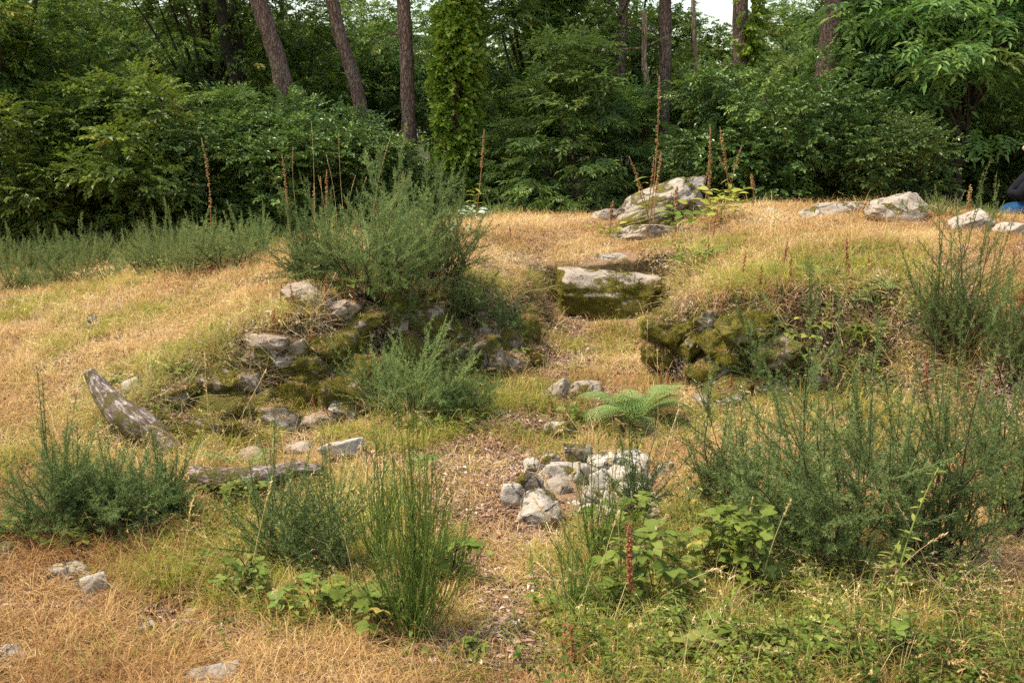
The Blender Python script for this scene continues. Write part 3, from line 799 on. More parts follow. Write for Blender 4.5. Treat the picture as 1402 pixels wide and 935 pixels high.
wallL = empty('ruined_stone_wall', hit(470, 580), label='ruined mossy drystone wall along the left side of the pit', cat='wall')
wallR = empty('ruined_stone_wall', hit(990, 560), label='ruined wall of rounded mossy stones right of the passage', cat='wall')
WL = [ # px, py, w, h, kwargs
 (414, 403, 54, 34, dict(tilt=24, moss=.15, pale=.45, depth=.8)), (470, 422, 46, 26, dict(tilt=-14, pink=.5, moss=.1, pale=.4)), (446, 411, 26, 20, dict(pale=.5, moss=.2)),
 (455, 470, 78, 40, dict(moss=.85, tilt=6)), (497, 438, 56, 34, dict(moss=.8, tilt=-18)), (478, 500, 66, 36, dict(moss=.75)), (412, 502, 66, 28, dict(moss=.65, tilt=-6, pink=.4)),
 (368, 466, 62, 22, dict(pink=.7, moss=.05, pale=.45, tilt=8)), (402, 478, 32, 30, dict(pink=.5, pale=.6, moss=.05)), (352, 484, 54, 24, dict(pink=.6, moss=.3)), (380, 492, 50, 22, dict(moss=.4, pink=.5)),
 (408, 538, 82, 44, dict(moss=.8, tilt=-20)), (444, 524, 50, 40, dict(moss=.7)), (288, 520, 76, 44, dict(moss=.62, pale=.5, tilt=5)), (334, 521, 44, 26, dict(moss=.3, pink=.3)), (262, 526, 32, 34, dict(pale=.8, moss=.2, tilt=-25)),
 (300, 556, 90, 44, dict(moss=.75)), (350, 560, 74, 44, dict(moss=.6, pink=.3)), (470, 545, 70, 54, dict(moss=.6)), (506, 520, 54, 70, dict(moss=.7)), (244, 545, 46, 36, dict(moss=.75)),
 (538, 432, 46, 72, dict(moss=.6)), (578, 448, 56, 64, dict(moss=.5)), (624, 458, 64, 34, dict(moss=.5, pale=.75, tilt=18)), (610, 492, 84, 60, dict(moss=.55)), (662, 490, 60, 60, dict(moss=.45)),
 (668, 448, 46, 44, dict(moss=.4)), (692, 470, 46, 54, dict(moss=.5)), (719, 452, 38, 40, dict(moss=.85)), (729, 488, 36, 26, dict(moss=.6, pink=.4)), (555, 490, 60, 70, dict(moss=.6)), (700, 500, 40, 34, dict(moss=.6)),
 (325, 590, 60, 34, dict(moss=.6)), (270, 580, 60, 36, dict(moss=.6)), (385, 572, 56, 36, dict(moss=.55, pink=.3)), (430, 576, 44, 22, dict(pink=.5, pale=.4, moss=.1))]
for i, (a, b, w, h, kw) in enumerate(WL):
    rock(a, b, w*1.16, h*1.12, 100+i, parent=wallL, sink=.1, **{**dict(depth=1.0, dY=.03, rough=.17, pink=.65, pale=.5), **kw})
WR = [
 (914, 456, 72, 48, dict(moss=.7, box=.45, rough=.26, tilt=10)), (905, 486, 52, 34, dict(moss=.6, rough=.26, box=.5)), (948, 476, 44, 40, dict(moss=.65, rough=.26, box=.5, tilt=-12)), (925, 436, 50, 20, dict(moss=.45, pale=.5, pink=.4, rough=.2)), (966, 440, 46, 34, dict(moss=.6, box=.5, rough=.24)), (978, 470, 56, 44, dict(moss=.85, box=.6)), (1000, 482, 60, 46, dict(moss=.75)),
 (968, 508, 60, 34, dict(moss=.55, pale=.5)), (1004, 520, 74, 26, dict(moss=.5, pale=.3)), (1022, 446, 86, 42, dict(moss=.65, pink=.3)), (1062, 480, 70, 46, dict(moss=.45)), (985, 545, 70, 30, dict(moss=.4)),
 (1056, 528, 64, 30, dict(moss=.3, dY=.06)), (1120, 515, 46, 26, dict(moss=.3, dY=.08)), (930, 520, 46, 24, dict(moss=.2, dY=.35))]
for i, (a, b, w, h, kw) in enumerate(WR):
    rock(a, b, w*1.05, h*1.05, 200+i, parent=wallR, sink=.1, **{**dict(depth=1.0, dY=.02, rough=.17), **kw})

RK = [
 (830, 402, 158, 66, dict(name='stone_slab', label='large flat-topped mossy slab lying across the head of the passage', depth=.7, moss=1.0, pale=.5, pink=.35, box=.95, rough=.13, cuts=5, njit=.13, sink=.02, tilt=2, dY=.20, mtop=-1.0, layered=.03)),
 (908, 270, 138, 44, dict(name='boulder', label='long slanted grey boulder rising to the right on the mound crest', depth=.7, moss=.25, pale=.5, tilt=-26, box=.85, rough=.12, layered=.05, sink=.1, Y=11.3)),
 (945, 283, 46, 50, dict(name='boulder', label='upright block under the high right end of the slanted boulder', depth=1.0, moss=.2, pale=.4, tilt=-14, box=.9, rough=.12, sink=.3, Y=11.4)),
 (884, 294, 100, 26, dict(name='boulder', label='dark mossy ledge of rock under the slanted boulder', depth=.6, moss=.45, pale=.2, tilt=-18, layered=.06, sink=.3, Y=11.0)),
 (830, 293, 50, 18, dict(name='stone', label='low grey stone at the left foot of the tall boulder', moss=.2, pale=.4, sink=.3)),
 (885, 315, 116, 22, dict(name='stone_slab', label='pinkish flat slab in front of the tall boulder', moss=.15, pale=.5, pink=.5, depth=.7, sink=.4, tilt=-3)),
 (845, 349, 58, 12, dict(name='stone', label='thin stone edge showing in the grass above the large slab', moss=.1, pale=.5, pink=.3, sink=.8)),
 (1006, 266, 48, 30, dict(name='boulder', label='pale yellowish rock behind leafy stems right of the tall boulder', moss=.25, pale=.8, sink=.3)),
 (1052, 285, 30, 8, dict(name='stone', label='small pale stone sunk in straw between the leafy rock and flat boulder', pale=.6, moss=.1, sink=.8)),
 (1132, 284, 88, 22, dict(name='boulder', label='long flat lichened boulder left of the round boulder', moss=.12, pale=.6, pink=.2, sink=.5, depth=.6)),
 (1226, 283, 86, 44, dict(name='boulder', label='round grey boulder with white lichen spots on the crest', moss=.12, pale=.55, pink=.35, box=.75, sink=.25)),
 (1327, 304, 78, 32, dict(name='boulder', label='smooth pinkish grey sloping boulder behind the tall gorse', moss=.0, pale=.6, pink=.35, tilt=-8, sink=.3)),
 (1392, 314, 66, 22, dict(name='boulder', label='pale low boulder at the right edge beside the seated person', moss=.05, pale=.75, pink=.25, tilt=10, sink=.4)),
 (645, 288, 30, 18, dict(name='stone', label='small pinkish stone behind the pale leafed plant on the left crest', pale=.6, pink=.4, moss=.1, sink=.3)),
 (465, 564, 46, 44, dict(name='stone', label='pale angular stone tipped over at the foot of the left wall', pale=.85, moss=.12, tilt=32, box=1, cuts=4, sink=.1)),
 (468, 616, 62, 36, dict(name='stone', label='white rounded stone behind the end of the fallen branch', pale=1.0, moss=.0, sink=.1, box=.5, cuts=8, depth=.9)),
 (345, 622, 40, 20, dict(name='stone', label='flat tan stone between the small fern and the fallen branch', pale=.4, pink=.4, moss=.1, sink=.3)),
 (410, 612, 44, 18, dict(name='stone', label='flat grey stone just above the fallen branch', pale=.5, pink=.3, moss=.1, sink=.3)),
 (180, 526, 32, 22, dict(name='stone', label='small white flecked stone right of the weathered stump', pale=.8, pink=.3, moss=.2, sink=.2)),
 (129, 442, 16, 28, dict(name='standing_stone', label='small upright lichened stone alone in the grass at left', pale=.6, moss=.3, tilt=-24, box=1, sink=.2)),
 (764, 531, 26, 34, dict(name='stone', label='pointed stone leaning left of the bracken fern', pale=.55, pink=.3, moss=.1, tilt=40, sink=.2)),
 (802, 531, 54, 24, dict(name='stone', label='grey stone half hidden under the bracken fern', pale=.5, pink=.3, moss=.2, sink=.2)),
 (769, 588, 60, 30, dict(name='stone', label='low stone with yellow moss on its left half below the fern', pale=.5, moss=.5, box=.7, sink=.3)),
 (834, 586, 44, 30, dict(name='stone', label='mossy brown pointed stone right of the yellow mossed stone', pale=.2, moss=.6, sink=.3)),
 (925, 575, 40, 22, dict(name='stone', label='mossy stone in the grass right of the bracken fern', pale=.3, moss=.5, sink=.3)),
 (15, 757, 34, 22, dict(name='stone', label='grey stone at the left edge below the left gorse', pale=.5, moss=.2, sink=.3)),
 (95, 782, 66, 20, dict(name='stone', label='flat grey stone sunk in dry grass below the left gorse', pale=.5, moss=.15, sink=.4)),
 (128, 806, 44, 30, dict(name='stone', label='yellowish worn stone in dry grass just under the flat grey one', pale=.5, pink=.2, moss=.3, sink=.4)),
 (195, 862, 42, 14, dict(name='stone', label='thin grey stone in dry grass near a green stalk', pale=.5, moss=.1, sink=.6)),
 (18, 896, 56, 26, dict(name='stone', label='grey stone in the bottom left corner', pale=.45, moss=.1, tilt=-20, sink=.4)),
 (290, 928, 72, 26, dict(name='stone', label='dark speckled stone cut by the bottom edge of the picture', pale=.4, moss=.2, sink=.3)),
 (258, 841, 20, 10, dict(name='stone', label='tiny grey stone above the thin stone in the dry grass', pale=.6, moss=0, sink=.4)),
 (677, 853, 28, 10, dict(name='stone', label='small white stone flat on the path near the broom', pale=1, moss=0, sink=.4)),
 (800, 860, 16, 12, dict(name='stone', label='small white stone among the green plants at bottom centre', pale=1, moss=0, sink=.2)),
]
for i, (a, b, w, h, kw) in enumerate(RK):
    low = b > 750
    rock(a, b-(3 if low else 0), w*(1.1 if low else 1), h*(1.35 if low else 1), 300+i, **{**kw, **(dict(sink=.15) if low else {})})
G = 'stones heaped in the fire ring'
FRG = [
 (738, 699, 60, 50, dict(label='rounded front stone of the heap with a dark streaked face', box=.6, pale=.7, moss=.08, depth=.9)),
 (703, 681, 34, 34, dict(label='leftmost blocky stone of the heap with a white top', box=1, cuts=3, pale=.8, moss=0)),
 (724, 667, 42, 40, dict(label='brown wedge standing behind the leftmost stone of the heap', pale=.3, pink=.3, moss=.1, tilt=20, box=.9)),
 (730, 640, 26, 22, dict(label='small whitish stone at the upper left of the heap', pale=.8, moss=.15, dY=.03)),
 (754, 633, 26, 20, dict(label='small rounded stone beside the whitish one at the top left of the heap', pale=.8, moss=.15)),
 (791, 625, 40, 34, dict(label='rough pitted brown stone topmost in the heap', pale=.45, moss=.25, box=.6, rough=.12)),
 (772, 654, 70, 42, dict(label='largest block in the middle of the heap, pale on top', pale=.75, moss=.05, box=.9, Y=5.42)),
 (796, 652, 24, 36, dict(label='narrow rounded stone at the right end of the largest block', pale=.7, moss=.05, box=.6, Y=5.34)),
 (764, 678, 44, 42, dict(label='grey triangular stone leaning before the largest block', pale=.35, pink=.2, moss=.05, tilt=-10, cuts=12, Y=5.2)),
 (785, 688, 62, 16, dict(label='flat speckled slab between the triangular and white front stones', pale=.6, moss=.2, Y=5.1)),
 (790, 702, 50, 22, dict(label='white flat stone in front, right of the rounded stone', pale=.95, moss=0, box=1, Y=4.98)),
 (832, 636, 54, 26, dict(label='pale slab at the back of the heap right of the topmost stone', pale=.9, moss=0, box=1)),
 (867, 634, 46, 28, dict(label='white slab at the back right of the heap behind gorse', pale=.95, moss=0, box=1)),
 (822, 660, 30, 34, dict(label='white upright stone right of the largest block', pale=.95, pink=.2, moss=0)),
 (853, 655, 62, 28, dict(label='broad white stone with a dark crack on the right of the heap', pale=.9, moss=0, tilt=-6)),
 (862, 672, 44, 20, dict(label='white stone under the broad cracked one', pale=.95, moss=0, tilt=8)),
 (812, 684, 36, 26, dict(label='pale stone in the middle front of the heap beneath the yellow flower', pale=.7, pink=.2, moss=.05)),
 (840, 692, 40, 28, dict(label='pinkish stone behind broom stems in the front right', pale=.7, pink=.5, moss=0)),
 (876, 696, 54, 24, dict(label='white flat stone at the front right corner of the heap', pale=.95, moss=0)),
 (912, 644, 28, 18, dict(label='small white stone lying apart at the far right of the heap', pale=.95, moss=0)),
 (826, 705, 34, 16, dict(label='low pale stone hidden behind the broom stems', pale=.8, moss=0)),
 (842, 622, 44, 14, dict(label='thin pinkish stone in the grass behind the heap', pale=.4, pink=.6, moss=0, sink=.3)),
]
for i, (a, b, w, h, kw) in enumerate(FRG): rock(a, b-2, w*1.1, h*1.12, 400+i, **{**dict(name='heap_stone', group=G, sink=.1, rough=.15), **kw})

rs_ = np.random.default_rng(5)
for i in range(16):
    px, py = rs_.uniform(745, 905), rs_.uniform(640, 712)
    rock(px, py, rs_.uniform(16, 28), rs_.uniform(12, 18), 460+i, name='heap_stone', label='small pale stone filling the gaps of the stone heap', group='small filling stones of the heap', pale=rs_.uniform(.7, 1), moss=0, sink=.1, depth=1)
# ------------------------------------------------------------------ logs
def log(name, label, pts, rad, moss, seed, k=22):
    P = np.array(pts); n = 34
    tt = np.linspace(0, len(P)-1, n); Pp = np.stack([np.interp(tt, range(len(P)), P[:, i]) for i in range(3)], 1)
    Pp[1:-1] = .25*Pp[:-2]+.5*Pp[1:-1]+.25*Pp[2:]
    rr = np.interp(tt, range(len(P)), rad); org = Pp[0].copy(); Pp = Pp-org
    V, F = tube(Pp, rr, k)
    c = np.repeat(np.arange(n), k); ctr = np.concatenate([Pp[c], Pp[:1], Pp[-1:]])
    d = V-ctr
    s = 1 + .30*fbm(V[:, 0]*5+seed, V[:, 1]*5, V[:, 2]*5, 3) + .16*fbm(V[:, 0]*22+seed, V[:, 1]*22, V[:, 2]*22, 3)
    V = ctr + d*s[:, None]
    ag = np.arctan2(d[:, 2], d[:, 1]); rn = np.linalg.norm(d, axis=1); al = np.linalg.norm(ctr, axis=1)
    e = link(name, mk_mesh(name, V, F, M_log, True, {'lx': al*.14, 'ly': np.cos(ag)*rn, 'lz': np.sin(ag)*rn}), None, org); e['moss'] = moss
    return tag(e, label, 'log')
def ga(px, py, dz=0.0, dY=0.0):
    p = hit(px, py); q = at(px, py, p[1]+dY); return q + [0, 0, dz]
Yl = hit(235, 625)[1]
log('weathered_stump', 'weathered whitish log propped up on the left bank over a dark hollow', [at(122, 508, Yl+.30), at(135, 528, Yl+.27), at(155, 555, Yl+.2), at(185, 578, Yl+.13), at(212, 597, Yl+.07), at(240, 622, Yl)], [.035, .055, .075, .085, .075, .045], .75, 3.3)
Yb = hit(350, 668)[1]
log('fallen_branch', 'short mossy fallen branch with a bare pale broken end', [at(262, 650, Yb-.1), at(300, 655, Yb-.12), at(345, 658, Yb-.13), at(380, 650, Yb-.1), at(408, 641, Yb-.07), at(442, 644, Yb-.08)], [.05, .075, .062, .044, .038, .022], .9, 8.1)
e = log('mossy_root', 'dark mossy root under the propped weathered log', [at(150, 590, Yl+.25), at(185, 605, Yl+.18), at(215, 625, Yl+.12)], [.06, .08, .05], 1.0, 5.0)

# ------------------------------------------------------------------ gorse and broom
def plume_t(r_, Ln=.22, side=13, nl=.017, nw=.0027, sl=.055):
    a = Acc()
    V, F = tube([(0, 0, 0), (0, Ln, 0)], [.0022, .001], 3, False); a.add(V, F, -.15)
    P, D, S = [], [], []
    def needles(p0, d, ln, n):
        d = np.array(d)/np.linalg.norm(d)
        for i in range(n):
            t = (i+.5)/n; q = r_.normal(0, 1, 3); q -= d*(q@d); q /= np.linalg.norm(q)
            P.append(p0 + d*ln*t); D.append(q + d*.75); S.append(r_.uniform(.7, 1.2)*(1.1-.45*t))
    needles(np.zeros(3), (0, 1, 0), Ln, 46)
    for i in range(side):
        t = .12 + .82*i/side; q = r_.normal(0, 1, 3); q[1] = 0; q /= np.linalg.norm(q)
        d = q*.8 + np.array([0, .75, 0]); ln = sl*(1.05-t*.75)*r_.uniform(.7, 1.2); p0 = np.array([0, Ln*t, 0])
        V, F = tube([p0, p0 + d/np.linalg.norm(d)*ln], [.0012, .0006], 3, False); a.add(V, F, -.1)
        needles(p0, d, ln, int(9+ln*160))
    T = (np.array([(-nw/2, 0, 0), (nw/2, 0, 0), (0, nl, 0)]), np.array([(0, 1, 2)]), np.array([0, 0, .12]))
    D = np.array(D); scatter(a, T, frames(D, r_.normal(0, 1, (len(D), 3))), np.array(P), np.array(S), r_.normal(0, .08, len(D)))
    return a.tmpl
r2 = np.random.default_rng(51)
PL_near = [plume_t(r2) for _ in range(2)]
PL_tall = [plume_t(r2, .30, 12, .016, .0028, .035)]
PL_far = [plume_t(r2, .28, 9, .02, .0045, .06)]
def gorse_mesh(seed, w, h, stems, pls, per=7, lean=(0, 0), up=.5, tone=.45, spread=1.0, low=.25, ps=1.0, wp=.2):
    r_ = np.random.default_rng(seed); st = Acc(); fo = Acc(); P, D, T = [], [], []
    for s in range(stems):
        an = r_.uniform(0, 2*PI); rad = (w/2)*math.sqrt(r_.random())*spread
        zt = h*(1-.45*(rad/(w/2))**2)*r_.uniform(.5, 1.0); wh = r_.random() < wp; zt *= 1.32 if wh else 1
        b = np.array([.12*w*math.cos(an)*r_.random(), .12*w*math.sin(an)*r_.random(), -.03])
        t = np.array([rad*math.cos(an)+lean[0]*zt, rad*math.sin(an)+lean[1]*zt, zt])
        t = t + [r_.normal(0, .05)*zt, r_.normal(0, .05)*zt, 0]; ab = r_.uniform(-.12, .22); pth = curve(b, t, (math.cos(an)*rad*ab + r_.normal(0, .05)*zt, math.sin(an)*rad*ab + r_.normal(0, .05)*zt, r_.normal(0, .03)*zt), 9)
        pth[1:-1] += r_.normal(0, .008, (7, 3))
        V, F = tube(pth, np.linspace(.0065, .0015, 9), 4, False); st.add(V, F)
        tg = np.gradient(pth, axis=0)
        for q in range(per if not wh else per+2):
            f = low + (1-low)*((q+r_.random())/per); k = f*8; i = min(int(k), 7)
            p = pth[i]+(pth[i+1]-pth[i])*(k-i); d = unit(tg[i][None])[0]
            o = r_.normal(0, 1, 3); o -= d*(o@d); o /= np.linalg.norm(o)
            dd = d*.5 + o*r_.uniform(.45, 1.0)*(1 if q < per-1 else .1) + np.array([0, 0, up*.35])
            P.append(p); D.append(dd); T.append(tone + r_.normal(0, .12) + .18*(f-.5))
    P, D, T = np.array(P), np.array(D), np.array(T); m = len(P); ch = r_.integers(0, len(pls), m)
    for i, pl in enumerate(pls):
        k = ch == i
        if k.any(): scatter(fo, pl, frames(D[k], r_.normal(0, 1, (k.sum(), 3))), P[k], ps*r_.uniform(.6, 1.2, k.sum()), T[k])
    return st.mesh('stems', M_twig), fo.mesh('needles', M_gorse, False)
def plant(name, label, cat, loc, parts, group=None, rot=0.0, sc=1.0, tilt=(0, 0)):
    e = empty(name, loc, (tilt[0], tilt[1], rot), sc, label=label, cat=cat, group=group)
    for pn, me in parts: link(pn, me, e)
    return e
GG = 'gorse bushes'
def gorse(px, py, wpx, hpx, label, seed, stems=34, pls=None, per=7, **k):
    k['tone'] = k.get('tone', .45) + ((seed*37) % 11 - 5)*.016
    p = hit(px, py); s = p[1]/FPX
    a, b = gorse_mesh(seed, max(wpx*s-.10, .1), max(hpx*s*.94-.12, .12), stems, pls or (PL_near+PL_tall), per, **k)
    return plant('gorse_bush', label, 'gorse', p, [('stems', a), ('needles', b)], GG)
gorse(432, 396, 110, 125, 'feathery gorse at the left end of the mound top', 1, 26, per=8, tone=.5, wp=.08)
gorse(520, 408, 210, 190, 'largest bright gorse clump spilling over the left wall', 2, 56, per=9, tone=.58, wp=.1)
gorse(600, 396, 130, 150, 'gorse on the mound top beside the pale leafed plant', 3, 30, per=8, tone=.55, wp=.1)
gorse(560, 375, 150, 150, 'gorse clump at the back of the left mound crest', 4, 26, per=7, tone=.6)
gorse(556, 574, 170, 135, 'soft green gorse growing at the foot of the left wall', 5, 24, per=8, tone=.6)
gorse(635, 575, 100, 76, 'smaller gorse right of the one at the wall foot', 6, 18, per=7, tone=.5)
gorse(70, 735, 130, 150, 'dark bushy gorse at the left edge of the foreground', 7, 20, per=9, tone=.48)
gorse(165, 735, 150, 135, 'dense dark gorse below the weathered log', 8, 26, per=9, tone=.48)
gorse(228, 720, 60, 90, 'small gorse at the right end of the left foreground clump', 9, 16, per=7, tone=.38)
gorse(1310, 500, 140, 200, 'tall spiky gorse standing against the pale straw at right', 10, 26, PL_tall, 10, up=.9, spread=.95)
gorse(1380, 520, 110, 170, 'spiky gorse at the right edge on the bank', 11, 18, PL_tall, 8, up=.8)
gorse(1050, 770, 190, 270, 'grey green gorse right of the stone heap', 12, 17, per=9, tone=.45)
gorse(1140, 800, 300, 345, 'tallest open gorse in the right foreground with bare dark stems', 13, 28, per=11, tone=.45, lean=(-.12, 0))
gorse(1270, 790, 290, 335, 'broad tangled gorse filling the right foreground', 14, 28, per=11, tone=.42)
gorse(1385, 740, 160, 280, 'gorse cut by the right edge of the picture', 15, 14, per=9, tone=.42)
gorse(985, 700, 110, 170, 'thin gorse shoots behind the right end of the stone heap', 16, 14, per=7, tone=.38)
gorse(868, 720, 80, 120, 'thin dark gorse shoots in front of the stone heap', 17, 6, PL_tall, 7, up=.9, tone=.25)
gorse(395, 790, 120, 165, 'upright feathery gorse left of the broom', 18, 13, PL_tall, 8, up=1.0, tone=.4)
gorse(450, 800, 100, 180, 'loose gorse plumes touching the broom', 19, 9, PL_tall, 8, up=1.0, tone=.4)
gorse(1190, 660, 130, 90, 'dark airy gorse behind the tallest open one at right', 22, 9, per=8, tone=.5)
gorse(1350, 640, 130, 130, 'gorse between the broad tangled one and the right bank', 23, 10, per=8, tone=.5)
gorse(1050, 520, 70, 90, 'gorse sprig hanging over the right wall stones', 20, 12, per=7, tone=.5, lean=(-.5, -.2))
gorse(630, 430, 120, 70, 'gorse sprays hanging over the wall right of the big clump', 25, 14, per=7, tone=.55, low=.1, lean=(.1, -.5))
gorse(530, 440, 110, 60, 'gorse sprays hanging over the dark middle of the left wall', 26, 12, per=7, tone=.55, low=.1, lean=(0, -.5))
gorse(690, 470, 60, 70, 'small gorse sprig on the end of the left wall', 21, 10, per=6, tone=.4)
# the field behind on the left: sixteen and more alike bushes
fm = [gorse_mesh(60+i, .75, .33, 15, PL_far, 6, up=1.0, tone=.66, ps=.8, wp=.05) for i in range(3)]
rf = np.random.default_rng(77); proto = []
pos = []
for i in range(46):
    px = -50 + 400*(i % 16)/15 + rf.uniform(-18, 18); row = i//16
    py = [402, 375, 352][row] - (px/400)*[44, 26, 10][row] + rf.uniform(-4, 4)
    pos.append((px, py))
for i, (px, py) in enumerate(pos):
    p = hit(px, py)
    if p[1] > 14.5: p = at(px, py, 13.5+rf.random()); p[2] = hz(p[0], p[1])
    if i < 3:
        e = plant('field_gorse', 'feathery young gorse packed into the green strip before the wood at left', 'gorse', p, [('stems', fm[i][0]), ('needles', fm[i][1])], 'young gorse in the left field', rf.uniform(0, 6)); proto.append(e)
    else: e = copy_tree(proto[i % 3]); e.location = p
    e.rotation_euler = (0, 0, rf.uniform(0, 6.28)); s = rf.uniform(.6, 1.1); e.scale = (s, s, s*rf.uniform(.7, 1.15))
for (px, py, s) in ((640, 290, .5), (675, 285, .45), (700, 288, .35), (1290, 300, .5), (1245, 300, .4), (1350, 305, .4), (620, 285, .5)):
    e = copy_tree(proto[int(px) % 3]); p = hit(px, py); p = at(px, py, min(p[1], 13.0)); p[2] = hz(p[0], p[1]); e.location = p; e.scale = (s*1.2,)*3
    e['label'] = 'small gorse tuft on the far side of the mound crest'; e['group'] = 'gorse tufts behind the crest'

def broom(px, py, wpx, hpx, label, seed, stems, name='broom_bush'):
    p = hit(px, py); s = p[1]/FPX; w, h = wpx*s, hpx*s; r_ = np.random.default_rng(seed); a = Acc(); lf = Acc()
    P, D = [], []
    for i in range(stems):
        an = r_.uniform(0, 2*PI); q = r_.random()**.8*w/2; z = h*(1-.5*(q/(w/2))**1.5)*r_.uniform(.55, 1)
        t = np.array([q*math.cos(an), q*math.sin(an)*.8, z]); b = np.array([r_.normal(0, .02), r_.normal(0, .02), -.02])
        pth = curve(b, t, (math.cos(an)*q*.1, math.sin(an)*q*.1, 0), 7)
        V, F = tube(pth, np.linspace(.0026, .0008, 7), 3, False); a.add(V, F, .45+r_.normal(0, .15))
        for k in range(7):
            f = r_.uniform(.25, .95)*6; j = min(int(f), 5); p0 = pth[j]+(pth[j+1]-pth[j])*(f-j); d = unit((pth[j+1]-pth[j])[None])[0]
            d2 = d + r_.normal(0, .28, 3); ln = r_.uniform(.05, .14)*h*1.3
            V, F = tube([p0, p0+unit(d2[None])[0]*ln], [.0015, .0006], 3, False); a.add(V, F, .5+r_.normal(0, .15))
            for m in range(4): P.append(p0 + unit(d2[None])[0]*ln*r_.random()); D.append(d + r_.normal(0, .7, 3))
    D = np.array(D); scatter(lf, leaf_t(.011, .004), frames(D, r_.normal(0, 1, (len(D), 3))), np.array(P), r_.uniform(.6, 1.2, len(D)), .5+r_.normal(0, .2, len(D)))
    return plant(name, label, 'broom', p, [('stems', a.mesh('stems', M_broom)), ('leaves', lf.mesh('leaves', M_broom, False))], 'broom bushes')
broom(570, 885, 190, 390, 'tall upright broom with thin green stems left of the path', 1, 84)
broom(520, 790, 100, 270, 'slender broom shoots behind the tall broom', 2, 24)
broom(820, 800, 160, 250, 'loose broom with arching stems in front of the stone heap', 3, 34)
broom(780, 860, 110, 180, 'sparse broom shoots beside the path at bottom centre', 4, 26)
broom(620, 800, 90, 110, 'short broom leaning over the path edge', 5, 24)

# ------------------------------------------------------------------ ferns
def frond_acc(a, r_, ln, base, d0, rise, arch, tone, pin=18, wd=.34):
    d0 = np.array([math.cos(d0), math.sin(d0), 0]); t = np.linspace(0, 1, pin+3)
    P = np.array(base) + ln*(t[:, None]*d0*(.75) + np.array([0, 0, 1])*(rise*t - arch*t*t)[:, None])
    V, F = tube(P, np.linspace(.004, .001, len(t)), 3, False); a.add(V, F, tone-.2)
    tg = unit(np.gradient(P, axis=0)); sd = unit(np.cross(tg, [0, 0, 1.])); nrm = np.cross(sd, tg)
    PP, DD, UU, SS, TT = [], [], [], [], []
    for i in range(2, len(t)):
        f = t[i]; L_ = ln*wd*math.sin(PI*min(1, (1-f)*.88+.10))**.8*(1-.25*f)
        for s in (-1, 1):
            d = unit((sd[i]*s + tg[i]*.45 - nrm[i]*.12)[None])[0]
            m = max(3, int(L_/.016))
            for k in range(m):
                g = (k+.5)/m; p = P[i] + d*L_*g - nrm[i]*L_*g*g*.15
                for s2 in (-1, 1):
                    e_ = np.cross(nrm[i], d)*s2
                    PP.append(p); DD.append(e_*.85 + d*.5); UU.append(nrm[i]+r_.normal(0, .1, 3)); SS.append(L_*.27*(1.05-g)+.005); TT.append(tone+r_.normal(0, .07))
    SS = np.array(SS); T = leaf_t(1.0, .34, .15, .2)
    scatter(a, T, frames(np.array(DD), np.array(UU)), np.array(PP), SS, np.array(TT))
def fern(px, py, size, n, label, seed, tone=.6, arc=(0, 2*PI), name='bracken_fern', rise=.75, arch=.55):
    p = hit(px, py); r_ = np.random.default_rng(seed); fr = Acc(); e = empty(name, p, label=label, cat='fern')
    for i in range(n):
        fa = Acc(); an = arc[0] + (arc[1]-arc[0])*(i+r_.random()*.7)/n
        frond_acc(fa, r_, size*r_.uniform(.75, 1.1), (r_.normal(0, .02), r_.normal(0, .02), 0), an, rise*r_.uniform(.7, 1.3), arch*r_.uniform(.8, 1.2), tone+r_.normal(0, .08))
        link('frond', fa.mesh('frond', M_fern, False), e)
    return e
fern(868, 582, .44, 15, 'large pale bracken fern spreading right of the passage', 1, .75, rise=1.15, arch=.85)
fern(335, 645, .24, 7, 'small bright fern left of the fallen branch', 2, .65, rise=.9, arch=.5)
fern(590, 500, .32, 6, 'fern fronds showing above the gorse at the left wall foot', 3, .45, rise=.9, arch=.4)
fern(560, 650, .26, 5, 'low fern behind the tall broom', 4, .5)
fern(720, 285, .35, 6, 'bracken on the far side of the crest before the chestnut', 5, .4)
fern(1215, 395, .2, 6, 'small bright fern on the right bank among rusty stalks', 6, .75)
fern(1120, 375, .2, 6, 'yellow green fern on top of the right bank', 7, .8)
fern(1170, 410, .18, 6, 'small fern hanging on the right bank face', 8, .7)
fern(655, 540, .26, 6, 'dark fern at the end of the left wall', 9, .35)

# ------------------------------------------------------------------ dead flower spikes
def spike_acc(r_, h, r_head, frac=.55, n=130, leafy=False):
    st, hd = Acc(), Acc(); lean = r_.normal(0, .07, 2)
    pth = curve((0, 0, -.03), (lean[0]*h, lean[1]*h, h), (r_.normal(0, .03)*h, r_.normal(0, .03)*h, 0), 9)
    V, F = tube(pth, np.linspace(r_head*.28, r_head*.12, 9), 5); st.add(V, F, .5)
    t = 1-frac*r_.random(n); q = t*8; i = np.minimum(q.astype(int), 7); P = pth[i]+(pth[i+1]-pth[i])*(q-i)[:, None]
    an = r_.uniform(0, 2*PI, n); d = np.c_[np.cos(an), np.sin(an), r_.uniform(-.5, .6, n)]
    k = np.clip((1-t)/frac*3+.35, .35, 1)
    # pods: little double-tapered bodies
    T = (np.array([(0, 0, 0), (-.28, .45, 0), (.28, .45, 0), (0, .45, .28), (0, .45, -.28), (0, 1, 0)]),
         np.array([(0, 1, 3), (0, 3, 2), (0, 2, 4), (0, 4, 1), (5, 3, 1), (5, 2, 3), (5, 4, 2), (5, 1, 4)]), np.zeros(6))
    scatter(hd, T, frames(d), P, r_head*k*r_.uniform(.7, 1.3, n), .5+r_.normal(0, .22, n))
    return st, hd, pth
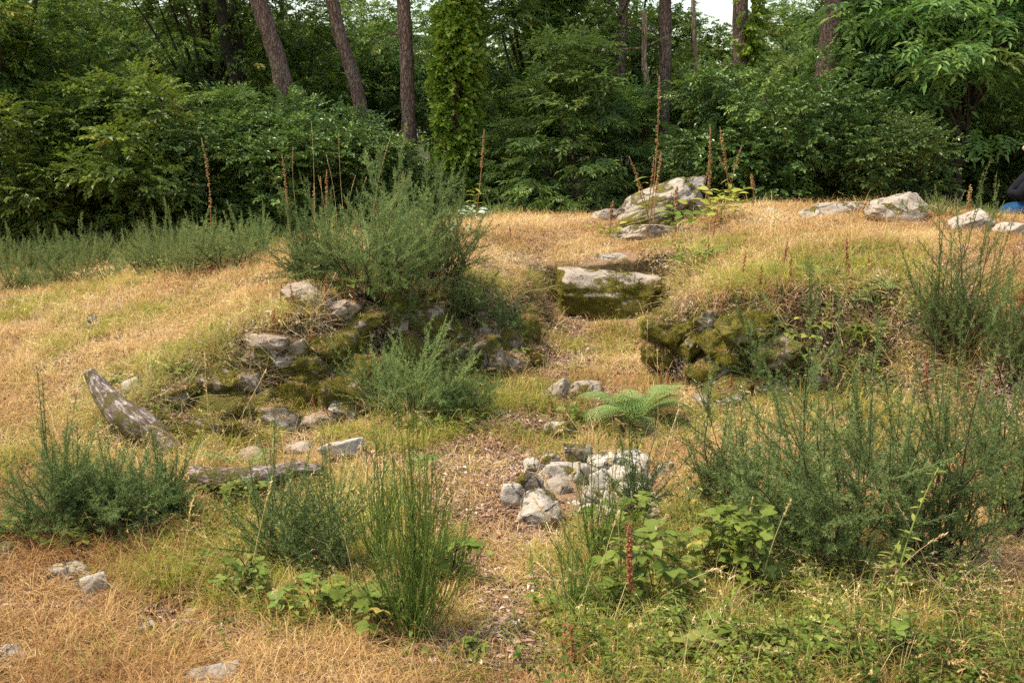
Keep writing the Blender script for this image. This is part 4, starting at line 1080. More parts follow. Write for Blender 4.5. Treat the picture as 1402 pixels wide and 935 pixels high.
def lance_leaves(r_, n, z0, z1, ln, W, pth=None):
    a = Acc(); an = r_.uniform(0, 2*PI, n); z = r_.uniform(z0, z1, n)
    P = np.c_[0*z, 0*z, z]; d = np.c_[np.cos(an), np.sin(an), r_.uniform(-.1, .6, n)]
    scatter(a, leaf_t(ln, W, .25, .35, 5), frames(d), P, r_.uniform(.6, 1.1, n), .5+r_.normal(0, .2, n)); return a
FX = [(285, 352, 158, 'dead foxglove spike standing alone at left on its leafy stem', 1), (391, 262, 118, 'rusty dead flower spike at the left end of the mound gorse', 0), (452, 232, 106, 'slender dead spike rising above the left gorse', 1),
      (558, 262, 82, 'dead reddish spike behind the gorse under the straight pine', 0), (650, 300, 132, 'tall dead spike with green leaves low on its stem right of the gorse', 1), (486, 262, 40, 'short brown spike just above the mound gorse', 0),
      (886, 330, 222, 'tallest dead spike of the branched group left of the tall boulder', 1), (893, 328, 120, 'shorter spike beside the tallest one by the tall boulder', 0), (963, 262, 108, 'upright rusty spike right of the tall boulder', 0),
      (972, 262, 60, 'short forked rusty spike beside the upright one', 0), (1003, 262, 112, 'leaning rusty spike above the yellowish rock', 1), (1183, 300, 20, 'tiny spike by the flat boulder', 0), (1329, 300, 48, 'pale dead flower stalk behind the smooth pinkish boulder', 0),
      (512, 250, 52, 'thin dead spike just left of the straight pine above the gorse', 0), (427, 240, 84, 'thin dead spike between the two tall ones over the left gorse', 0), (1030, 285, 44, 'short brown spike in the straw right of the yellowish rock', 0), (925, 318, 66, 'small dead spike in front of the slanted boulder', 0),
      (833, 330, 52, 'thin dry stalk with yellowing leaves on the left of the passage head', 1)]
for i, (px, py, hp, lb, lf) in enumerate(FX):
    p = hit(px, py)
    if p[1] > 13.4: p = at(px, py, 12.8); p[2] = hz(p[0], p[1])
    z = p[1]/FPX; r_ = np.random.default_rng(500+i); h = hp*z*1.02
    st, hd, pth = spike_acc(r_, h*r_.uniform(.92, 1.08), .022, r_.uniform(.4, .62), 120)
    ps = [('stem', st.mesh('stem', M_seed)), ('seedhead', hd.mesh('seedhead', M_seed, False))]
    if lf: ps.append(('leaves', lance_leaves(r_, 9, .08*h, .4*h, .16, .045).mesh('leaves', M_leaf if i % 2 else M_yleaf)))
    e = plant('foxglove_stalk', lb, 'dead flower spike', p, ps, 'dead foxglove spikes')
    if px == 1003: e.rotation_euler = (0, R(-7), 0)
# side spikes of the group by the boulder
for i, (px0, py0, px1, py1) in enumerate([(886, 290, 862, 214), (888, 295, 872, 235), (888, 280, 896, 215), (1001, 250, 985, 215), (966, 250, 976, 215), (1003, 245, 1012, 200)]):
    Y = hit(886 if px0 < 950 else px0, 330 if px0 < 950 else 262)[1]; Y = min(Y, 12.8)
    a, b = at(px0, py0, Y), at(px1, py1, Y); h = np.linalg.norm(b-a); r_ = np.random.default_rng(540+i)
    st, hd, _ = spike_acc(r_, h, .018, .65, 70)
    e = plant('foxglove_side_spike', ['long left hand side spike of the branched stalk by the tall boulder', 'short left side spike of the branched stalk by the tall boulder', 'right hand side spike of the branched stalk by the tall boulder',
              'left side twig of the leaning rusty spike', 'right side twig of the upright rusty spike', 'upper right twig of the leaning rusty spike'][i], 'dead flower spike', a, [('stem', st.mesh('stem', M_seed)), ('seedhead', hd.mesh('seedhead', M_seed, False))], 'dead foxglove spikes')
    e.rotation_euler = Vector(b-a).to_track_quat('Z', 'Y').to_euler()
# navelwort: rusty little spikes
nv = []
for i in range(4):
    st, hd, _ = spike_acc(np.random.default_rng(600+i), .15, .012, .88, 80); nv.append((st.mesh('stem', M_rust), hd.mesh('seedhead', M_rust, False)))
NV = [(442, 430, 55), (405, 430, 44), (386, 430, 44), (487, 415, 40), (375, 460, 40), (545, 430, 46), (564, 420, 46), (290, 495, 26), (298, 500, 30), (320, 532, 34), (402, 508, 44), (408, 520, 40), (426, 485, 40), (433, 540, 50), (452, 448, 30), (466, 470, 30),
      (350, 480, 22), (378, 540, 34), (398, 545, 30), (418, 560, 30), (430, 572, 34), (345, 545, 28), (365, 590, 24), (312, 560, 26), (575, 430, 40), (610, 440, 34), (640, 450, 36), (655, 410, 30), (395, 450, 28), (458, 500, 30),
      (1040, 400, 40), (1052, 420, 36), (1016, 385, 40), (960, 470, 34), (985, 430, 30), (1070, 370, 44), (1082, 390, 40), (1134, 440, 50), (1165, 400, 44), (1190, 380, 34), (1160, 370, 50),
      (915, 540, 40), (905, 530, 36), (990, 560, 40), (1004, 555, 46), (975, 330, 46), (970, 360, 40), (866, 870, 140), (857, 850, 80), (770, 925, 90), (790, 925, 84), (806, 930, 60), (815, 940, 60), (152, 745, 60), (172, 750, 34), (1270, 560, 80), (1310, 470, 70), (1345, 520, 90), (1365, 480, 80), (1395, 430, 50), (700, 330, 22), (1390, 380, 40),
      (1180, 540, 46), (925, 325, 26)]
proto = []
for i, (px, py, hp) in enumerate(NV):
    p = hit(px, py); h = hp/FPX*p[1]; big = hp > 110
    if big:
        st, hd, _ = spike_acc(np.random.default_rng(650), .40, .013, .62, 420)
        e = plant('dock_spike', 'tallest thick rusty seed spike among the broom at bottom centre', 'dead flower spike', p, [('stem', st.mesh('stem', M_rust)), ('seedhead', hd.mesh('seedhead', M_rust, False))], None); e.rotation_euler = (0, R(-6), 0); continue
    if len(proto) < 4:
        k = len(proto); e = plant('rusty_spike', 'x', 'dead flower spike', p, [('stem', nv[k][0]), ('seedhead', nv[k][1])], 'rusty flower spikes'); proto.append(e)
    else: e = copy_tree(proto[i % 4]); e.location = p
    s = h/.15; sx = max(.55, min(s, 1.15)); e.scale = (sx, sx, s); e.rotation_euler = (R(random.uniform(-9, 9)), R(random.uniform(-9, 9)), random.uniform(0, 6))
    e['label'] = ('small rusty red flower spike standing on the left wall and its bank' if px < 760 and py < 620 else 'small rusty red flower spike on the right bank and wall' if py < 600 and px >= 860 else 'rusty orange seed spike in the foreground plants' if px > 300 else 'rusty spike in front of the left foreground gorse')
    e['group'] = 'rusty spikes on the left wall' if px < 760 and py < 620 else 'rusty spikes on the right bank' if py < 600 else 'rusty foreground spikes' if px > 300 else 'rusty spikes by the left gorse'

# ------------------------------------------------------------------ brambles and leafy plants
def trifol(r_, Ln):
    a = Acc(); T = leaf_t(Ln, Ln*.68, .22, .2, 5)
    V, F = tube([(0, -Ln*.9, 0), (0, 0, 0)], [.0012, .0008], 3, False); a.add(V, F, -.2)
    D = np.array([(0, 1, 0), (-.95, .28, 0), (.95, .28, 0)]); scatter(a, T, frames(D, np.array([0, 0, 1.])+r_.normal(0, .15, (3, 3))), np.zeros((3, 3)), [1, .82, .82], [0, .04, -.04])
    return a.tmpl
def bramble(px, py, wpx, hpx, n, leafpx, label, seed, mat=None, canes=6, tone=.5, name='bramble', cat='bramble', single=False, group='leafy foreground plants'):
    p = hit(px, py); z = p[1]/FPX; r_ = np.random.default_rng(seed)
    if group.startswith('leafy') and py > 690 and n > 10: hpx *= 1.5; n = int(n*1.6); leafpx *= 1.1
    w, h, ln = wpx*z, hpx*z, leafpx*z
    st, lf = Acc(), Acc(); P, D, U = [], [], []
    for c in range(canes):
        an = r_.uniform(0, 2*PI); q = w/2*r_.uniform(.5, 1); b = np.array([r_.normal(0, w*.1), r_.normal(0, w*.1), -.01]); t = b + [q*math.cos(an), q*math.sin(an)*.8, h*r_.uniform(.15, .8)]
        pth = curve(b, t, (0, 0, h*r_.uniform(.15, .4)), 9); V, F = tube(pth, np.linspace(.0028, .0012, 9), 4, False); st.add(V, F)
        for k in range(max(2, n//canes)):
            f = r_.uniform(.15, 1)*8; j = min(int(f), 7); p0 = pth[j]+(pth[j+1]-pth[j])*(f-j)
            a2 = r_.uniform(0, 2*PI); d = np.array([math.cos(a2), math.sin(a2), r_.uniform(-.1, .5)]); ln0 = ln*r_.uniform(.6, 1.0)
            P.append(p0+unit(d[None])[0]*ln0*1.0); D.append(d); U.append(np.array([0, -.25, 1.])+r_.normal(0, .3, 3))
            V, F = tube([p0, p0+unit(d[None])[0]*ln0], [.001, .0008], 3, False); st.add(V, F)
    T = leaf_t(ln, ln*.5, .25, .25, 5) if single else trifol(r_, ln)
    scatter(lf, T, frames(np.array(D), np.array(U)), np.array(P), r_.uniform(.65, 1.1, len(P)), tone+r_.normal(0, .16, len(P)))
    return plant(name, label, cat, p, [('stems', st.mesh('stems', M_broom if single else M_twig)), ('leaves', lf.mesh('leaves', mat or M_leaf))], group)
BR = [
 (525, 878, 120, 70, 22, 24, 'bramble with broad bright leaves at the foot of the tall broom', {}),
 (440, 850, 120, 60, 24, 20, 'bramble leaves left of the tall broom', {}),
 (610, 800, 110, 70, 18, 20, 'bramble leaves right of the tall broom over the path edge', {}),
 (350, 830, 110, 70, 30, 13, 'small leaved bramble where dry grass meets green at lower left', {}),
 (320, 700, 100, 40, 26, 12, 'small leaved plants below the fallen branch', {}),
 (640, 905, 90, 30, 14, 13, 'low sprig of leaves beside the path at the bottom', {}),
 (40, 735, 90, 30, 16, 17, 'bramble leaves under the left edge gorse', {}),
 (110, 750, 90, 30, 16, 17, 'bramble leaves in front of the left foreground gorse', {}),
 (870, 850, 130, 110, 34, 24, 'bramble with large pale leaves left of the yellow flower', {}),
 (960, 800, 140, 110, 40, 20, 'bramble with many leaves under the grey green gorse', {}),
 (1040, 830, 140, 130, 44, 20, 'tall leafy bramble in front of the right gorse', {}),
 (930, 910, 140, 70, 34, 24, 'bramble leaves at the bottom edge right of the path', {}),
 (1040, 935, 150, 90, 44, 22, 'dense bright bramble at the bottom right of centre', {}),
 (1150, 930, 130, 70, 34, 18, 'low bramble at the bottom edge under the right gorse', dict(tone=.4)),
 (1230, 905, 120, 60, 30, 16, 'low dark weeds at the bottom under the broad gorse', dict(tone=.3)),
 (1380, 700, 70, 60, 20, 14, 'pale bramble leaves at the right edge among gorse', dict(tone=.8)),
 (860, 760, 110, 80, 26, 18, 'bramble leaves just in front of the stone heap', {}),
 (770, 860, 90, 50, 16, 16, 'scattered bramble leaves right of the path', {}),
 (575, 590, 80, 36, 26, 12, 'pale small leaved plant at the foot of the wall gorse', dict(tone=.8)),
 (630, 590, 70, 30, 20, 12, 'small leaved plant right of the pale one at the wall gorse', {}),
 (1090, 475, 110, 60, 34, 14, 'bright leafy bramble hanging on the right bank', dict(tone=.75)),
 (1020, 500, 50, 30, 12, 12, 'few round leaves in front of the right wall stones', {}),
 (1200, 480, 90, 60, 30, 13, 'bramble on the right bank under the spiky gorse', dict(tone=.6)),
 (985, 306, 100, 60, 70, 17, 'yellowing leafy plant right of the tall boulder', dict(mat=M_yleaf, single=True, name='leafy_plant', cat='plant')),
 (940, 318, 70, 50, 40, 16, 'green leafed plant at the right foot of the tall boulder', dict(single=True, name='leafy_plant', cat='plant')),
 (950, 375, 90, 70, 60, 14, 'leafy green plant on the slope above the right wall', dict(single=True, name='leafy_plant', cat='plant')),
 (645, 325, 60, 50, 50, 12, 'small shrub with pale leaves at the right end of the mound gorse', dict(mat=M_pale, single=True, name='leafy_plant', cat='plant')),
 (600, 262, 90, 34, 70, 12, 'silvery leafed bush behind the mound gorse', dict(mat=M_pale, single=True, name='silvery_bush', cat='plant', tone=.8)),
 (570, 420, 60, 36, 12, 18, 'broad bramble leaves hanging below the mound gorse', dict(tone=.35)),
 (455, 398, 60, 30, 8, 24, 'large smooth leaves above the left wall stones', dict(tone=.3, single=True, name='leafy_plant', cat='plant')),
 (835, 325, 36, 30, 10, 14, 'yellow leaved plant on the left of the passage head', dict(mat=M_yleaf, single=True, name='leafy_plant', cat='plant')),
 (245, 375, 40, 32, 30, 10, 'small glossy green sapling at the edge of the left field', dict(single=True, name='leafy_plant', cat='plant')),
 (240, 510, 80, 26, 40, 9, 'patch of small green leaves on the left bank', dict(single=True, name='leafy_plant', cat='plant', tone=.6)),
 (420, 385, 90, 60, 60, 9, 'dark small leaved shrub under the left end of the mound gorse', dict(mat=M_holly, single=True, name='dark_shrub', cat='shrub')),
 (680, 515, 80, 50, 50, 10, 'small leaved plants at the right end of the left wall', dict(tone=.5)),
 (1165, 815, 60, 16, 5, 24, 'limp greyish leaves in the shade of the right gorse', dict(mat=M_pale, single=True, name='leafy_plant', cat='plant', tone=.4)),
 (1330, 820, 50, 14, 4, 24, 'flat greyish leaf lying in the dry grass at right', dict(mat=M_pale, single=True, name='leafy_plant', cat='plant', tone=.4)),
 (1350, 290, 40, 24, 20, 11, 'leaves growing between the sloping boulder and the seated person', dict(tone=.6)),
 (800, 580, 70, 30, 24, 12, 'dark leaves underneath the bracken fern', dict(tone=.25)),
]
for i, (px, py, w, h, n, lp, lb, kw) in enumerate(BR): bramble(px, py, w, h, n, lp, lb, 700+i, **kw)

# pale milkweed-like stem at right
def spurge(px0, py0, px1, py1, label, seed):
    Y = hit(px0, 880)[1]-.3; a, b = at(px0, py0, Y), at(px1, py1, Y-.1); r_ = np.random.default_rng(seed)
    st, lf = Acc(), Acc(); g = a.copy(); g[2] = hz(a[0], a[1]); pth = curve(g-a, b-a, (-.04, 0, .02), 12)
    V, F = tube(pth, np.linspace(.004, .002, 12), 5); st.add(V, F, .9)
    n = 34; f = r_.uniform(.3, 1, n)*11; j = np.minimum(f.astype(int), 10); P = pth[j]+(pth[j+1]-pth[j])*(f-j)[:, None]; an = r_.uniform(0, 2*PI, n)
    d = np.c_[np.cos(an), np.sin(an), r_.uniform(0, .8, n)]; scatter(lf, leaf_t(.045, .014, .2, .2, 5), frames(d), P, r_.uniform(.6, 1.1, n), .8+r_.normal(0, .12, n))
    e = empty('leafy_plant', a, label=label, cat='plant'); link('stem', st.mesh('stem', M_broom), e); link('leaves', lf.mesh('leaves', M_leaf), e)
spurge(1225, 760, 1285, 640, 'pale green leafy stem leaning right in front of the right gorse', 1)
spurge(1205, 880, 1232, 740, 'stout green stem with a withered tip low in the right foreground', 2)

# ------------------------------------------------------------------ flowers
def flower(px, py, label, yellow=False, up=.10, seed=0, gr='small white flowers', sz=.011):
    p = hit(px, py+14); z = p[1]; q = at(px, py, z); r_ = np.random.default_rng(seed); g = np.array([q[0], q[1]+.01, hz(q[0], q[1])-.01])
    e = empty('yellow_flower' if yellow else 'white_flower', g, label=label, cat='flower', group=gr)
    V, F = tube(curve((0, 0, 0), q-g, (.01, 0, 0), 6), [.0012]*6, 4); a = Acc(); a.add(V, F); link('stem', a.mesh('stem', M_broom), e)
    b = Acc(); an = np.arange(9)*2*PI/9; scatter(b, leaf_t(sz, sz*.55, .1, .1), frames(np.c_[np.cos(an), np.sin(an)*.8, .3+.25*np.sin(an)]), np.tile(q-g, (9, 1)), r_.uniform(.85, 1.1, 9), None)
    link('petals', b.mesh('petals', M_yellow if yellow else M_flower), e)
    c = Acc(); V, F = ICO[4]; c.add(V[:, :]*[sz*.3, sz*.3, sz*.2] + (q-g), F); link('flower_centre', c.mesh('flower_centre', M_yellow), e)
for i, (a, b) in enumerate([(572, 450), (563, 455), (607, 474), (586, 436), (996, 521), (1014, 535), (1024, 537), (1019, 525), (1030, 515), (701, 482), (444, 536), (1098, 463), (1266, 474), (366, 427), (1182, 463), (700, 487)]):
    lw = a < 760
    flower(a, b, 'tiny white flower on a thin stem by the left wall' if lw else 'tiny white flower on a thin stem by the right wall', seed=i, gr='white flowers by the left wall' if lw else 'white flowers by the right wall', sz=.02)
flower(828, 660, 'yellow flower in front of the stone heap', True, seed=31, gr='yellow flowers', sz=.014)
flower(951, 856, 'yellow flower among bramble leaves at lower right', True, seed=32, gr='yellow flowers', sz=.011)

# ------------------------------------------------------------------ person seated at the right edge
M_jacket = plain('dark_jacket_cloth', (.012, .012, .016), .95, 14, 1.0); M_jeans = plain('blue_denim', (.014, .06, .13), .95, 16, 1.0); M_skin = plain('skin', (.52, .33, .24), .55, 20, .1); M_hair = plain('dark_hair', (.03, .02, .014), .6, 90, .6); M_shoe = plain('grey_shoe', (.12, .12, .12), .7)
def skin_mesh(name, pts, edges, radii, mat, parent, root=0, sub=2):
    me = bpy.data.meshes.new(name); me.from_pydata([tuple(p) for p in pts], edges, []); me.materials.append(mat)
    o = link(name, me, parent); m = o.modifiers.new('skin', 'SKIN')
    for i, rd in enumerate(radii):
        sv = me.skin_vertices[0].data[i] if len(me.skin_vertices) else None
        if sv is None: break
        sv.radius = rd if hasattr(rd, '__len__') else (rd, rd); sv.use_root = (i == root)
    m.use_smooth_shade = True
    s = o.modifiers.new('subdivision', 'SUBSURF'); s.levels = sub; s.render_levels = sub
    return o
def person():
    Y = 12.0; kn = at(1381, 290, Y)                       # near knee
    # figure sits facing left (towards -X), thighs level; local frame origin at hips
    e = empty('person', (kn[0]+.46, Y, kn[2]-.02), (0, 0, R(-12)), label='person in a dark jacket and blue jeans sitting at the right edge behind the rocks', cat='person')
    P = {'pel': (0, 0, .06), 'sp1': (-.03, 0, .22), 'sp2': (-.09, 0, .40), 'che': (-.14, 0, .50), 'nk': (-.19, 0, .60), 'hd': (-.23, 0, .70), 'top': (-.22, 0, .80)}
    for s, y in (('l', -.10), ('r', .10)):
        P.update({'hip'+s: (0, y, .03), 'kne'+s: (-.44, y*1.25, .04), 'shi'+s: (-.46, y*1.2, -.2), 'ank'+s: (-.44, y*1.2, -.43), 'toe'+s: (-.58, y*1.3, -.47),
                  'sho'+s: (-.15, y*1.75, .46), 'elb'+s: (-.39, y*1.9, .19), 'wri'+s: (-.22, -y*.5, .23)})
    K = list(P); ix = {k: i for i, k in enumerate(K)}
    E = [('pel', 'sp1'), ('sp1', 'sp2'), ('sp2', 'che'), ('che', 'nk'), ('nk', 'hd'), ('hd', 'top')]
    for s in 'lr': E += [('pel', 'hip'+s), ('hip'+s, 'kne'+s), ('kne'+s, 'shi'+s), ('shi'+s, 'ank'+s), ('ank'+s, 'toe'+s), ('che', 'sho'+s), ('sho'+s, 'elb'+s), ('elb'+s, 'wri'+s)]
    rad = {'pel': .12, 'sp1': .11, 'sp2': .12, 'che': .12, 'nk': .05, 'hd': .085, 'top': .06}
    for s in 'lr': rad.update({'hip'+s: .085, 'kne'+s: .06, 'shi'+s: .05, 'ank'+s: .035, 'toe'+s: .03, 'sho'+s: .06, 'elb'+s: .042, 'wri'+s: .028})
    skin_mesh('body', [P[k] for k in K], [(ix[a], ix[b]) for a, b in E], [rad[k] for k in K], M_skin, e)
    def sub(name, keys, edges, g, mat):
        j = {k: i for i, k in enumerate(keys)}
        skin_mesh(name, [P[k] for k in keys], [(j[a], j[b]) for a, b in edges], [rad[k]*g+.012 for k in keys], mat, e)
    sub('jacket', ['sp1', 'pel', 'sp2', 'che', 'shol', 'elbl', 'wril', 'shor', 'elbr', 'wrir'], [('pel', 'sp1'), ('sp1', 'sp2'), ('sp2', 'che'), ('che', 'shol'), ('shol', 'elbl'), ('elbl', 'wril'), ('che', 'shor'), ('shor', 'elbr'), ('elbr', 'wrir')], 1.3, M_jacket)
    sub('jeans', ['pel', 'hipl', 'knel', 'shil', 'ankl', 'hipr', 'kner', 'shir', 'ankr'], [('pel', 'hipl'), ('hipl', 'knel'), ('knel', 'shil'), ('shil', 'ankl'), ('pel', 'hipr'), ('hipr', 'kner'), ('kner', 'shir'), ('shir', 'ankr')], 1.25, M_jeans)
    for s, y in (('l', -.10), ('r', .10)):
        V, F = ICO[4]; W = V*[.135, .048, .05]; W[:, 2] = np.maximum(W[:, 2], -.03); link('shoe', mk_mesh('shoe', W + [-.52, y*1.25, -.47], F, M_shoe), e)
        h = np.array([-.22, -y*.5, .23]); pts = [h, h+[-.05, -y*.1, -.005]]; ed = [(0, 1)]; rd = [.026, .030]
        for q in range(5):
            b = len(pts); o_ = (q-1.5)*.017
            if q < 4: pts += [h+np.array([-.085, o_, -.005]), h+np.array([-.115, o_, -.022]), h+np.array([-.13, o_, -.045])]
            else: pts += [h+np.array([-.03, -.035*np.sign(y), -.0]), h+np.array([-.06, -.055*np.sign(y), -.01]), h+np.array([-.08, -.06*np.sign(y), -.02])]
            ed += [(1 if q < 4 else 0, b), (b, b+1), (b+1, b+2)]; rd += [.0095, .0085, .007]
        skin_mesh('hand', pts, ed, rd, M_skin, e, 1)
    V, F = ICO[5]; W = V*[.10, .082, .105]; W *= (1+.04*fbm(V[:, 0]*9, V[:, 1]*9, V[:, 2]*9, 3))[:, None]
    keep = (W[:, 2] > -.02) | (W[:, 0] > .02); Fk = F[keep[F].all(1)]
    link('hair', mk_mesh('hair', W + [-.215, 0, .735], Fk, M_hair), e)
    W = V*[.018, .014, .025]; link('nose', mk_mesh('nose', W+[-.325, 0, .70], F, M_skin), e)
    # stone seat
    return e
pe = person()
P_, F_ = rock_mesh(900, .62, .7, .55, .8, 6, .06, 5)
o = link('boulder', mk_mesh('boulder', P_, F_, M_stone), None, (pe.location.x+.12, pe.location.y+.05, pe.location.z-.31)); o['moss'] = .1; o['pale'] = .5; o['pink'] = .3
tag(o, 'boulder on which the person in the dark jacket is sitting', 'stone')

# ------------------------------------------------------------------ grass, moss and litter
def tuft(r_, n, h, hv, splay, rad, W, droop, tone, tv, mat, name='tuft', heads=0, lie=0.0):
    a = Acc(); hts = h*(1+r_.uniform(-hv, hv, n)); an = r_.uniform(0, 2*PI, n); q = rad*np.sqrt(r_.random(n))
    b = np.c_[q*np.cos(an), q*np.sin(an), 0*q-.006]; a2 = an + r_.normal(0, .9, n); sp = np.abs(r_.normal(splay, splay*.5, n))+lie*r_.random(n)
    d = np.c_[np.cos(a2), np.sin(a2)]; sdv = np.c_[-np.sin(a2+r_.normal(0, .6, n)), np.cos(a2), 0*a2]
    V, F, T = [], [], []
    for i in range(n):
        s = [0, .35, .7, 1]; t0 = tone + r_.normal(0, tv)
        for k, f in enumerate(s):
            th = sp[i]*f + droop*f*f
            hor = hts[i]*f*math.sin(min(th, 1.5)); ver = hts[i]*f*math.cos(min(th, 1.62))
            p = b[i]+[d[i, 0]*hor, d[i, 1]*hor, ver]; w = W*(1-f*.8)/2
            if k < 3: V += [p-sdv[i]*w, p+sdv[i]*w]; T += [t0, t0]
            else: V += [p]; T += [t0+.1]
        o = i*7; F += [(o, o+1, o+3), (o, o+3, o+2), (o+2, o+3, o+5), (o+2, o+5, o+4), (o+4, o+5, o+6)]
    a.add(V, F, T)
    V = np.array(V)
    for i in range(heads):
        p = V[i*7+6]; dd = V[i*7+6]-V[i*7+4]; m = 14
        t = r_.random(m); P = p - unit(dd[None])[0]*t[:, None]*h*.22
        D = unit(dd[None]) + r_.normal(0, .45, (m, 3)); scatter(a, leaf_t(.012, .0035, .2, .1), frames(D), P, r_.uniform(.7, 1.3, m), tone+.15+r_.normal(0, .1, m))
    return a.mesh(name, mat)
r3 = np.random.default_rng(91)
T_dry = [tuft(r3, 22, .075, .6, .65, .05, .0030, .8, .50, .13, M_dry, lie=.5) for _ in range(5)]
T_thatch = [tuft(r3, 24, .085, .6, 1.25, .06, .0030, .5, .40, .15, M_dry, lie=.5) for _ in range(5)]
T_green = [tuft(r3, 22, .095, .5, .50, .04, .0034, .7, .42, .14, M_grass) for _ in range(5)]
T_long = [tuft(r3, 10, .26, .4, .22, .03, .0026, .6, .4, .16, M_dry, heads=3) for _ in range(5)]
T_lgreen = [tuft(r3, 20, .20, .4, .28, .04, .0032, .8, .5, .22, M_grass) for _ in range(5)]
T_moss = [tuft(r3, 34, h_, .6, .5, .024, .0026, .3, .45, .2, M_moss) for h_ in (.014, .020, .027, .018)]
def litter_t():
    a = Acc(); n = 14
    P = np.c_[r3.normal(0, .045, n), r3.normal(0, .045, n), r3.uniform(.002, .02, n)]; D = np.c_[r3.normal(0, 1, (n, 2)), r3.normal(0, .25, n)]
    scatter(a, leaf_t(.028, .013, .3, .3), frames(D, np.array([0, 0, 1.])+r3.normal(0, .4, (n, 3))), P, r3.uniform(.5, 1.3, n), .5+r3.normal(0, .25, n))
    for k in range(9):
        p = np.r_[r3.normal(0, .05, 2), r3.uniform(.004, .015)]; d = np.r_[r3.normal(0, 1, 2), r3.normal(0, .2)]; d = d/np.linalg.norm(d)*r3.uniform(.02, .07)
        V, F = tube([p, p+d*.5+[0, 0, .003], p+d], [.0013, .0012, .0008], 3, False); a.add(V, F, r3.uniform(.2, .9))
    return a.mesh('litter', M_litter)
T_lit = [litter_t() for _ in range(5)]
def weed_t(n, ln, W, sp=.04):
    a = Acc(); P = np.c_[r3.normal(0, sp, n), r3.normal(0, sp, n), r3.uniform(.01, .055, n)]; D = np.c_[r3.normal(0, 1, (n, 2)), r3.uniform(-.1, .7, n)]
    scatter(a, leaf_t(ln, W, .25, .2, 5), frames(D, np.array([0, -.1, 1.])+r3.normal(0, .3, (n, 3))), P, r3.uniform(.5, 1.2, n), .5+r3.normal(0, .2, n))
    return a.mesh('weed', M_leaf)
T_weed = [weed_t(12, .024, .015) for _ in range(3)] + [weed_t(9, .035, .018, .05) for _ in range(3)]

def pts_in_view(n, y0, y1, r_, power=1.0, margin=1.12, p_near=1.6):
    # thinning with distance; the strip is a metre wider than the view on each side
    yy = np.linspace(y0, y1, 2000); half = .475*1.04*yy + 1.0
    p_old = yy**-p_near; p_new = p_old*half/(.532*yy)
    n = int(n*p_new.sum()/p_old.sum()); c = np.cumsum(p_new); c /= c[-1]
    y = np.interp(r_.random(n), c, yy)
    return (r_.random(n)*2-1)*(.475*1.04*y + 1.0), y
def normals_rot(x, y, r_, amt=.7):
    e = .04; dx = (height(x+e, y)-height(x-e, y))/(2*e); dy = (height(x, y+e)-height(x, y-e))/(2*e)
    return np.c_[np.arctan(dy)*amt, -np.arctan(dx)*amt*0, r_.uniform(0, 6.28, len(x))], np.hypot(dx, dy), dx, dy
def euler_align(dx, dy, yaw, amt):
    # rotate about z by yaw, then tilt to the (softened) ground normal
    out = np.zeros((len(yaw), 3))
    nx_, ny_ = -dx*amt, -dy*amt; l = np.sqrt(nx_**2+ny_**2+1); nx_, ny_, nz_ = nx_/l, ny_/l, 1/l
    cy_, sy_ = np.cos(yaw), np.sin(yaw)
    # columns: x', y', n
    xx_ = np.c_[cy_, sy_, 0*cy_]; nn_ = np.c_[nx_, ny_, nz_]; yy_ = unit(np.cross(nn_, xx_)); xx_ = np.cross(yy_, nn_)
    out[:, 1] = -np.arcsin(np.clip(xx_[:, 2], -1, 1)); out[:, 0] = np.arctan2(yy_[:, 2], nn_[:, 2]); out[:, 2] = np.arctan2(xx_[:, 1], xx_[:, 0])
    return out
STN = [(c.x, c.y, .47*(P[:, 0].max()-P[:, 0].min()), .47*(P[:, 1].max()-P[:, 1].min())) for o, c, P, F, ms, mt in ROCKPTS if o.parent is None]
LGP = [at(a, b, Yb-.11)[:2] for a, b in ((275, 660), (300, 660), (325, 662), (350, 662), (375, 655), (400, 650), (425, 650))] + [at(a, b, Yl+.1)[:2] for a, b in ((150, 590), (175, 600), (200, 612), (225, 622))]
def in_stone(x, y):
    k = np.zeros(x.shape, bool)
    for cx, cy_ in LGP: k |= (x-cx)**2+((y-cy_+.05)*.8)**2 < .09**2
    for cx, cy_, ra_, rb_ in STN: k |= ((x-cx)/(ra_+.035))**2+((y-cy_+.05)/(rb_+.09))**2 < 1
    return k
def ground_scatter(name, tmpls, n, y0, y1, dens, scl, seed, label, tone=(0, .1), amt=.6, p_near=1.6, tonef=None, ex=True):
    r_ = np.random.default_rng(seed); x, y = pts_in_view(n, y0, y1, r_, p_near=p_near); n = len(x)
    _, sl, dx, dy = normals_rot(x, y, r_)
    k = (r_.random(n) < dens(x, y, sl)) & (~in_stone(x, y) if ex else True); x, y, dx, dy, sl = x[k], y[k], dx[k], dy[k], sl[k]; m = len(x)
    rot = euler_align(dx, dy, r_.uniform(0, 6.28, m), amt)
    s = r_.uniform(scl[0], scl[1], m)*(1+.035*np.clip(y-6, 0, 12))
    t = tone[0] + r_.normal(0, tone[1], m) + .42*fbm(x*1.6+5, y*1.6, o=4)
    if tonef is not None: t = t + tonef(x, y)
    gn_scatter(name, tmpls, np.c_[x, y, height(x, y)], rot, s, r_.integers(0, len(tmpls), m), t, label=label)
    return m
CL = lambda x, y: np.clip(.75 + 1.6*fbm(x*5+2, y*5, o=2), .12, 1)
DRYF = lambda x, y: np.clip(1.15-1.25*green(x, y), .05, 1)
wf = lambda x, y: 1-woodf(x, y)
